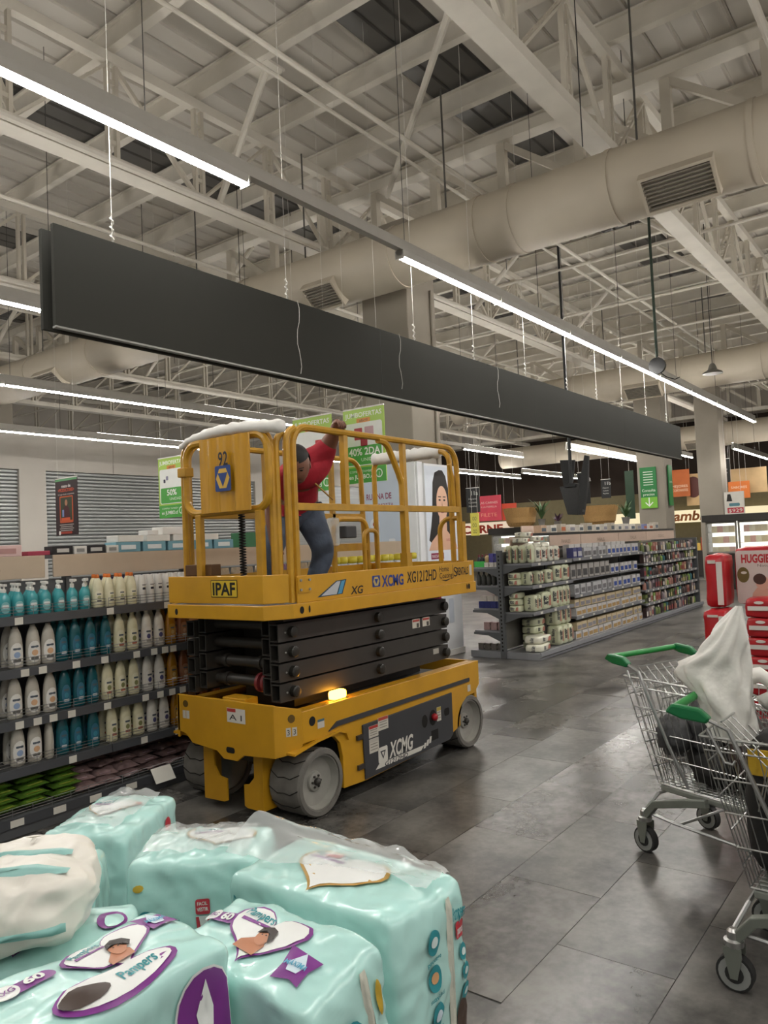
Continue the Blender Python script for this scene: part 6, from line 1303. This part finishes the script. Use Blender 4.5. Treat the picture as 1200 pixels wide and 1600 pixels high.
def shield(P, f, cx, cy, k):
    o = P.shape('purple_banner', [(cx+a*k, cy+b*k) for a, b in ((-.6,.55),(.6,.45),(.5,-.1),(.55,-.6),(.1,-.5),(-.5,-.65),(-.45,-.1))], f, m_pur, .0024); P.shape('banner_drop', [(cx+a*k, cy+b*k) for a, b in ((0,.45),(.3,0),(.2,-.3),(-.2,-.3),(-.3,0))], f, hx('#cfe0ea'), .0034, o)
    P.text('banner_text', 'MÁXIMA', cx, cy-.05*k, .18*k, f, hx('#5aa8c8'), .0044, w=.8*k, parent=o)
BZ = .40
# P1: big pack on the right, wrapped in torn film
P1 = Pack((1.455, 1.28, BZ), (.31, .56, .40), .0, 'largest mint diaper pack with torn clear film, right of the pile', 1, bulge=.05)
heart_print(P1, 'top_a', .0, -.015, .15, .125, m_gold, bab=False); P1.shape('red_mark', rct(-.05, .03, .05, .02), 'top_a', m_redp, .0044)
P1.text('brand_lettering', 'Pampers', -.19, .115, .035, 'nx', m_teal, w=.11, rot=-.25); P1.shape('red_mark', rct(-.18, .085, .06, .012), 'nx', m_redp)
icon(P1, 'nx', -.05, .075, .026); P1.text('icon_text', 'hasta 100%', .035, .065, .012, 'nx', m_teal, w=.07); redtag(P1, 'nx', .19, .05, .062)
for k in range(4):
    icon(P1, 'ny', -.02, .105-.082*k, .026, '#2f8f98' if k < 3 else '#2a5a6c', ('#d6e6e4', '#d8a878', '#cfe0ea', '#d8b040')[k]); P1.text('icon_text', ('protege', 'suavidad', 'hasta 12h', 'noche')[k], -.02, .066-.082*k, .010, 'ny', m_teal, w=.06)
P1.shape('seam_strip', rct(.06, .0, .018, .36), 'ny', m_seam, .004, rings=8); P1.text('brand_lettering', 'Pampers', .105, .13, .035, 'ny', m_teal, w=.06); P1.shape('red_mark', rct(.11, .085, .045, .04, .008), 'ny', m_redp); P1.text('pants_text', 'pants', .11, .085, .018, 'ny', m_wht, w=.036, off=.0034)
for k in range(3): icon(P1, 'ny', .118, .03-.05*k, .018)
P1.shape('monkey_picture', ell(.105, -.14, .03, .06, 16), 'ny', hx('#4a3a30'))
# torn clear film: a wrinkled sheet arched over the top
b = B(); vs = []; fs = []; nu, nv = 40, 14
for j in range(nv+1):
    for i in range(nu+1):
        u, v = i/nu, j/nv; yy = .27-.52*u; xx = -.02+.10*math.sin(u*2.3)+(v-.5)*(.24-.14*u); hgt = .405+.05*math.sin(math.pi*v)*(.5+.5*math.cos(u*4))*(1-.5*u)+.05*max(0, .22-u)*4*(1-abs(v-.4))
        hgt += .012*noise.noise(Vector((u*7, v*5, 1)))+.01*abs(noise.noise(Vector((u*14, v*9, 4)))); vs.append((xx, yy, hgt))
for j in range(nv):
    for i in range(nu): q = j*(nu+1)+i; fs.append((q, q+1, q+nu+2, q+nu+1))
part('torn_film', B().add(vs, fs), m_clear, P1.o, smooth=True)
# P7: front right pack with heart and baby
P7 = Pack((1.17, 1.185, BZ+.01), (.25, .45, .40), .02, 'mint pack with heart print on top in front of the largest pack', 2, bulge=.08, tilt=(0, -.16))
heart_print(P7, 'top_a', -.02, .01, .115, .10, m_pur); pill(P7, 'top_a', -.175, .02, .05); shield(P7, 'top_a', .12, -.035, .075)
o = P7.shape('moon_icon', ell(-.03, .06, .035, .05, 18), 'ny', m_teal); P7.shape('icon_symbol', ell(-.035, .07, .018, .02, 12), 'ny', m_wht, .0034, o); P7.shape('seam_strip', rct(.035, .0, .02, .36), 'ny', m_seam, .004, rings=8); P7.shape('gold_icon', ell(.075, .1, .012, .04, 12), 'ny', hx('#c9a83a'))
P7.shape('purple_swirl', ell(-.08, -.10, .12, .07, 20), 'nx', m_pur); P7.shape('purple_swirl_field', ell(-.08, -.115, .10, .06, 20), 'nx', m_mint, .0034)
# P6: nearest pack, bottom left
P6 = Pack((.75, 1.28, BZ+.01), (.50, .25, .47), .0, 'nearest mint pack with large purple drop badge on its side', 3, bulge=.06, tilt=(.03, 0))
heart_print(P6, 'top_b', .07, .03, .10, .085, m_pur); pill(P6, 'top_b', -.10, .05, .05); shield(P6, 'top_b', .19, .06, .06); h6 = P6.shape('heart_border', ell(.02, -.075, .13, .045, 24), 'top_b', m_pur); P6.shape('heart_field', ell(.02, -.072, .12, .038, 24), 'top_b', m_wht, .003, h6); P6.text('brand_lettering', 'Pampers', .065, -.07, .026, 'top_b', m_teal, .0042, w=.085, parent=h6); P6.shape('baby_hair', ell(-.05, -.075, .05, .022, 16), 'top_b', hx('#3a2a22'), .0042, h6)
bu, bv, bk_ = .175, .045, 1.2
q6 = lambda pts: [(bu+(a-.115)*bk_, bv+b_*bk_) for a, b_ in pts]
d_ = P6.shape('badge_border', q6([(.115+.058*math.cos(math.pi*k/8), .085+.06*math.sin(math.pi*k/8)) for k in range(9)]+[(.057,.0),(.057,-.14),(.173,-.14),(.173,0)]), 'ny', m_wht, .002); P6.shape('drop_badge', q6([(.115+.054*math.cos(math.pi*k/8), .085+.055*math.sin(math.pi*k/8)) for k in range(9)]+[(.061,.0),(.061,-.137),(.169,-.137),(.169,0)]), 'ny', m_pur, .003, d_)
P6.shape('drop', q6([(.115,.125),(.135,.075),(.13,.05),(.115,.04),(.10,.05),(.095,.075)]), 'ny', m_wht, .0042, d_)
for (tx, a, hh, ww, mm_) in (('MÁXIMA', .012, .026, .095, m_wht), ('PROTECCIÓN', -.02, .02, .10, hx('#9fd8e6')), ('DE PAMPERS', -.047, .014, .085, m_wht), ('MÁS PROTECCIÓN', -.075, .011, .085, hx('#cf9ad6')), ('MÁS HORAS', -.098, .011, .06, hx('#cf9ad6'))): P6.text('badge_text', tx, bu, bv+a*bk_, hh*bk_, 'ny', mm_, .005, w=ww*bk_, parent=d_, bold=.04)
P6.shape('purple_swirl', ell(-.1, -.02, .12, .05, 16), 'ny', m_pur)
# P5: left pack with purple swirl
P5 = Pack((.90, 1.62, BZ), (.34, .27, .40), math.radians(-38), 'mint pack lying under the white striped pack, with purple swirl', 4, bulge=.10)
heart_print(P5, 'top_b', -.08, -.02, .10, .075, m_pur); o = P5.shape('purple_swirl', ell(.12, .0, .035, .05, 18), 'top_b', m_pur); P5.shape('purple_swirl_field', ell(.125, -.005, .022, .038, 16), 'top_b', m_mint, .0034, o)
# P2: middle pack
P2 = Pack((1.475, 1.83, .28), (.40, .29, .48), math.radians(-54), 'middle mint pack with shiny film and red tag on its front', 5, bulge=.06)
heart_print(P2, 'top_b', .05, .02, .12, .08, m_gold, bab=False); redtag(P2, 'ny', .03, .09, .042); icon(P2, 'ny', -.14, .075, .024); icon(P2, 'ny', .155, .11, .024); P2.text('icon_text', 'cuida la piel', -.075, .08, .012, 'ny', m_teal, w=.07); icon(P2, 'ny', -.0, -.07, .026); P2.shape('gold_icon', ell(-.16, .17, .016, .012, 10), 'ny', hx('#c9a83a'))
# P3, P4: far packs
P3 = Pack((1.62, 2.52, .28), (.46, .34, .40), math.radians(29), 'farthest mint pack, near the bottom shelf of bags', 6, bulge=.07); heart_print(P3, 'top_a', -.02, .02, .10, .10, m_gold, bab=False); P3.shape('red_mark', rct(.06, .06, .05, .04, .01), 'top_a', m_redp); P3.shape('red_mark', ell(.1, .12, .03, .03), 'ny', m_redp)
P4 = Pack((1.12, 2.13, .28), (.38, .28, .46), math.radians(-40), 'mint pack between the white striped pack and the middle pack', 7, bulge=.08); redtag(P4, 'ny', .07, .10, .045); P4.shape('red_mark', rct(.0, .0, .08, .04, .01), 'top_b', m_redp)
for P_, (w_, d_, z_) in ((P2, (.3, .2, .495)), (P4, (.3, .2, .475)), (P3, (.36, .2, .415))):
    b = B(); vs = []; fs = []; nu, nv = 24, 10
    for j in range(nv+1):
        for i in range(nu+1):
            u, v = i/nu, j/nv; vs.append(((u-.5)*w_, (v-.5)*d_, z_+.012*noise.noise(Vector((u*6, v*5, z_*9)))+.012*abs(noise.noise(Vector((u*11, v*8, 2))))-.035*(abs(2*v-1)**3)*.4))
    for j in range(nv):
        for i in range(nu): q = j*(nu+1)+i; fs.append((q, q+1, q+nu+2, q+nu+1))
    part('film_wrap', B().add(vs, fs), m_clear, P_.o, smooth=True)
# white pack with teal stripes on top, left edge
PW = Pack((.80, 1.72, .795), (.46, .36, .17), math.radians(-36), 'white pack with two teal stripes lying on the mint packs, left edge', 8, p=7, bulge=.2, wr=.014, m=mat('white_pack_film', '#e2ded4', .35, var=.05, bump=.2, bscale=9), name='white_pack', tilt=(.0, .0))
for v in (-.12, .0): PW.shape('teal_stripe', rct(.0, v, .43, .034), 'top_b', hx('#8fc0ba'), .003, rings=6)
PW.text('pack_letter', 'T', .10, .10, .05, 'top_b', hx('#b9b4a8'), w=.05); PW.shape('teal_stripe', rct(.0, -.03, .42, .02), 'ny', hx('#8fc0ba'), .003, rings=6)
# low plinth under the pile
pl3 = thing('display_plinth', 'low grey plinth under the pile of mint diaper packs', 'plinth', (1.1, 1.7, 0)); part('plinth_board', B().box(-.6, .55, -.74, .02, .36, .397), m_shelf, pl3); pl4 = thing('display_plinth', 'lower grey plinth under the far mint packs', 'plinth', (1.1, 1.7, 0)); part('plinth_board', B().box(-.2, .72, .03, 1.0, .24, .278), m_shelf, pl4)
for x in (-.55, .45):
    for y in (-.68, -.05): part('plinth_leg', B().box(x, x+.06, y, y+.06, 0, .36), m_shelf, pl3)
for x in (-.12, .6):
    for y in (.3, .9): part('plinth_leg', B().box(x, x+.06, y, y+.06, 0, .24), m_shelf, pl4)
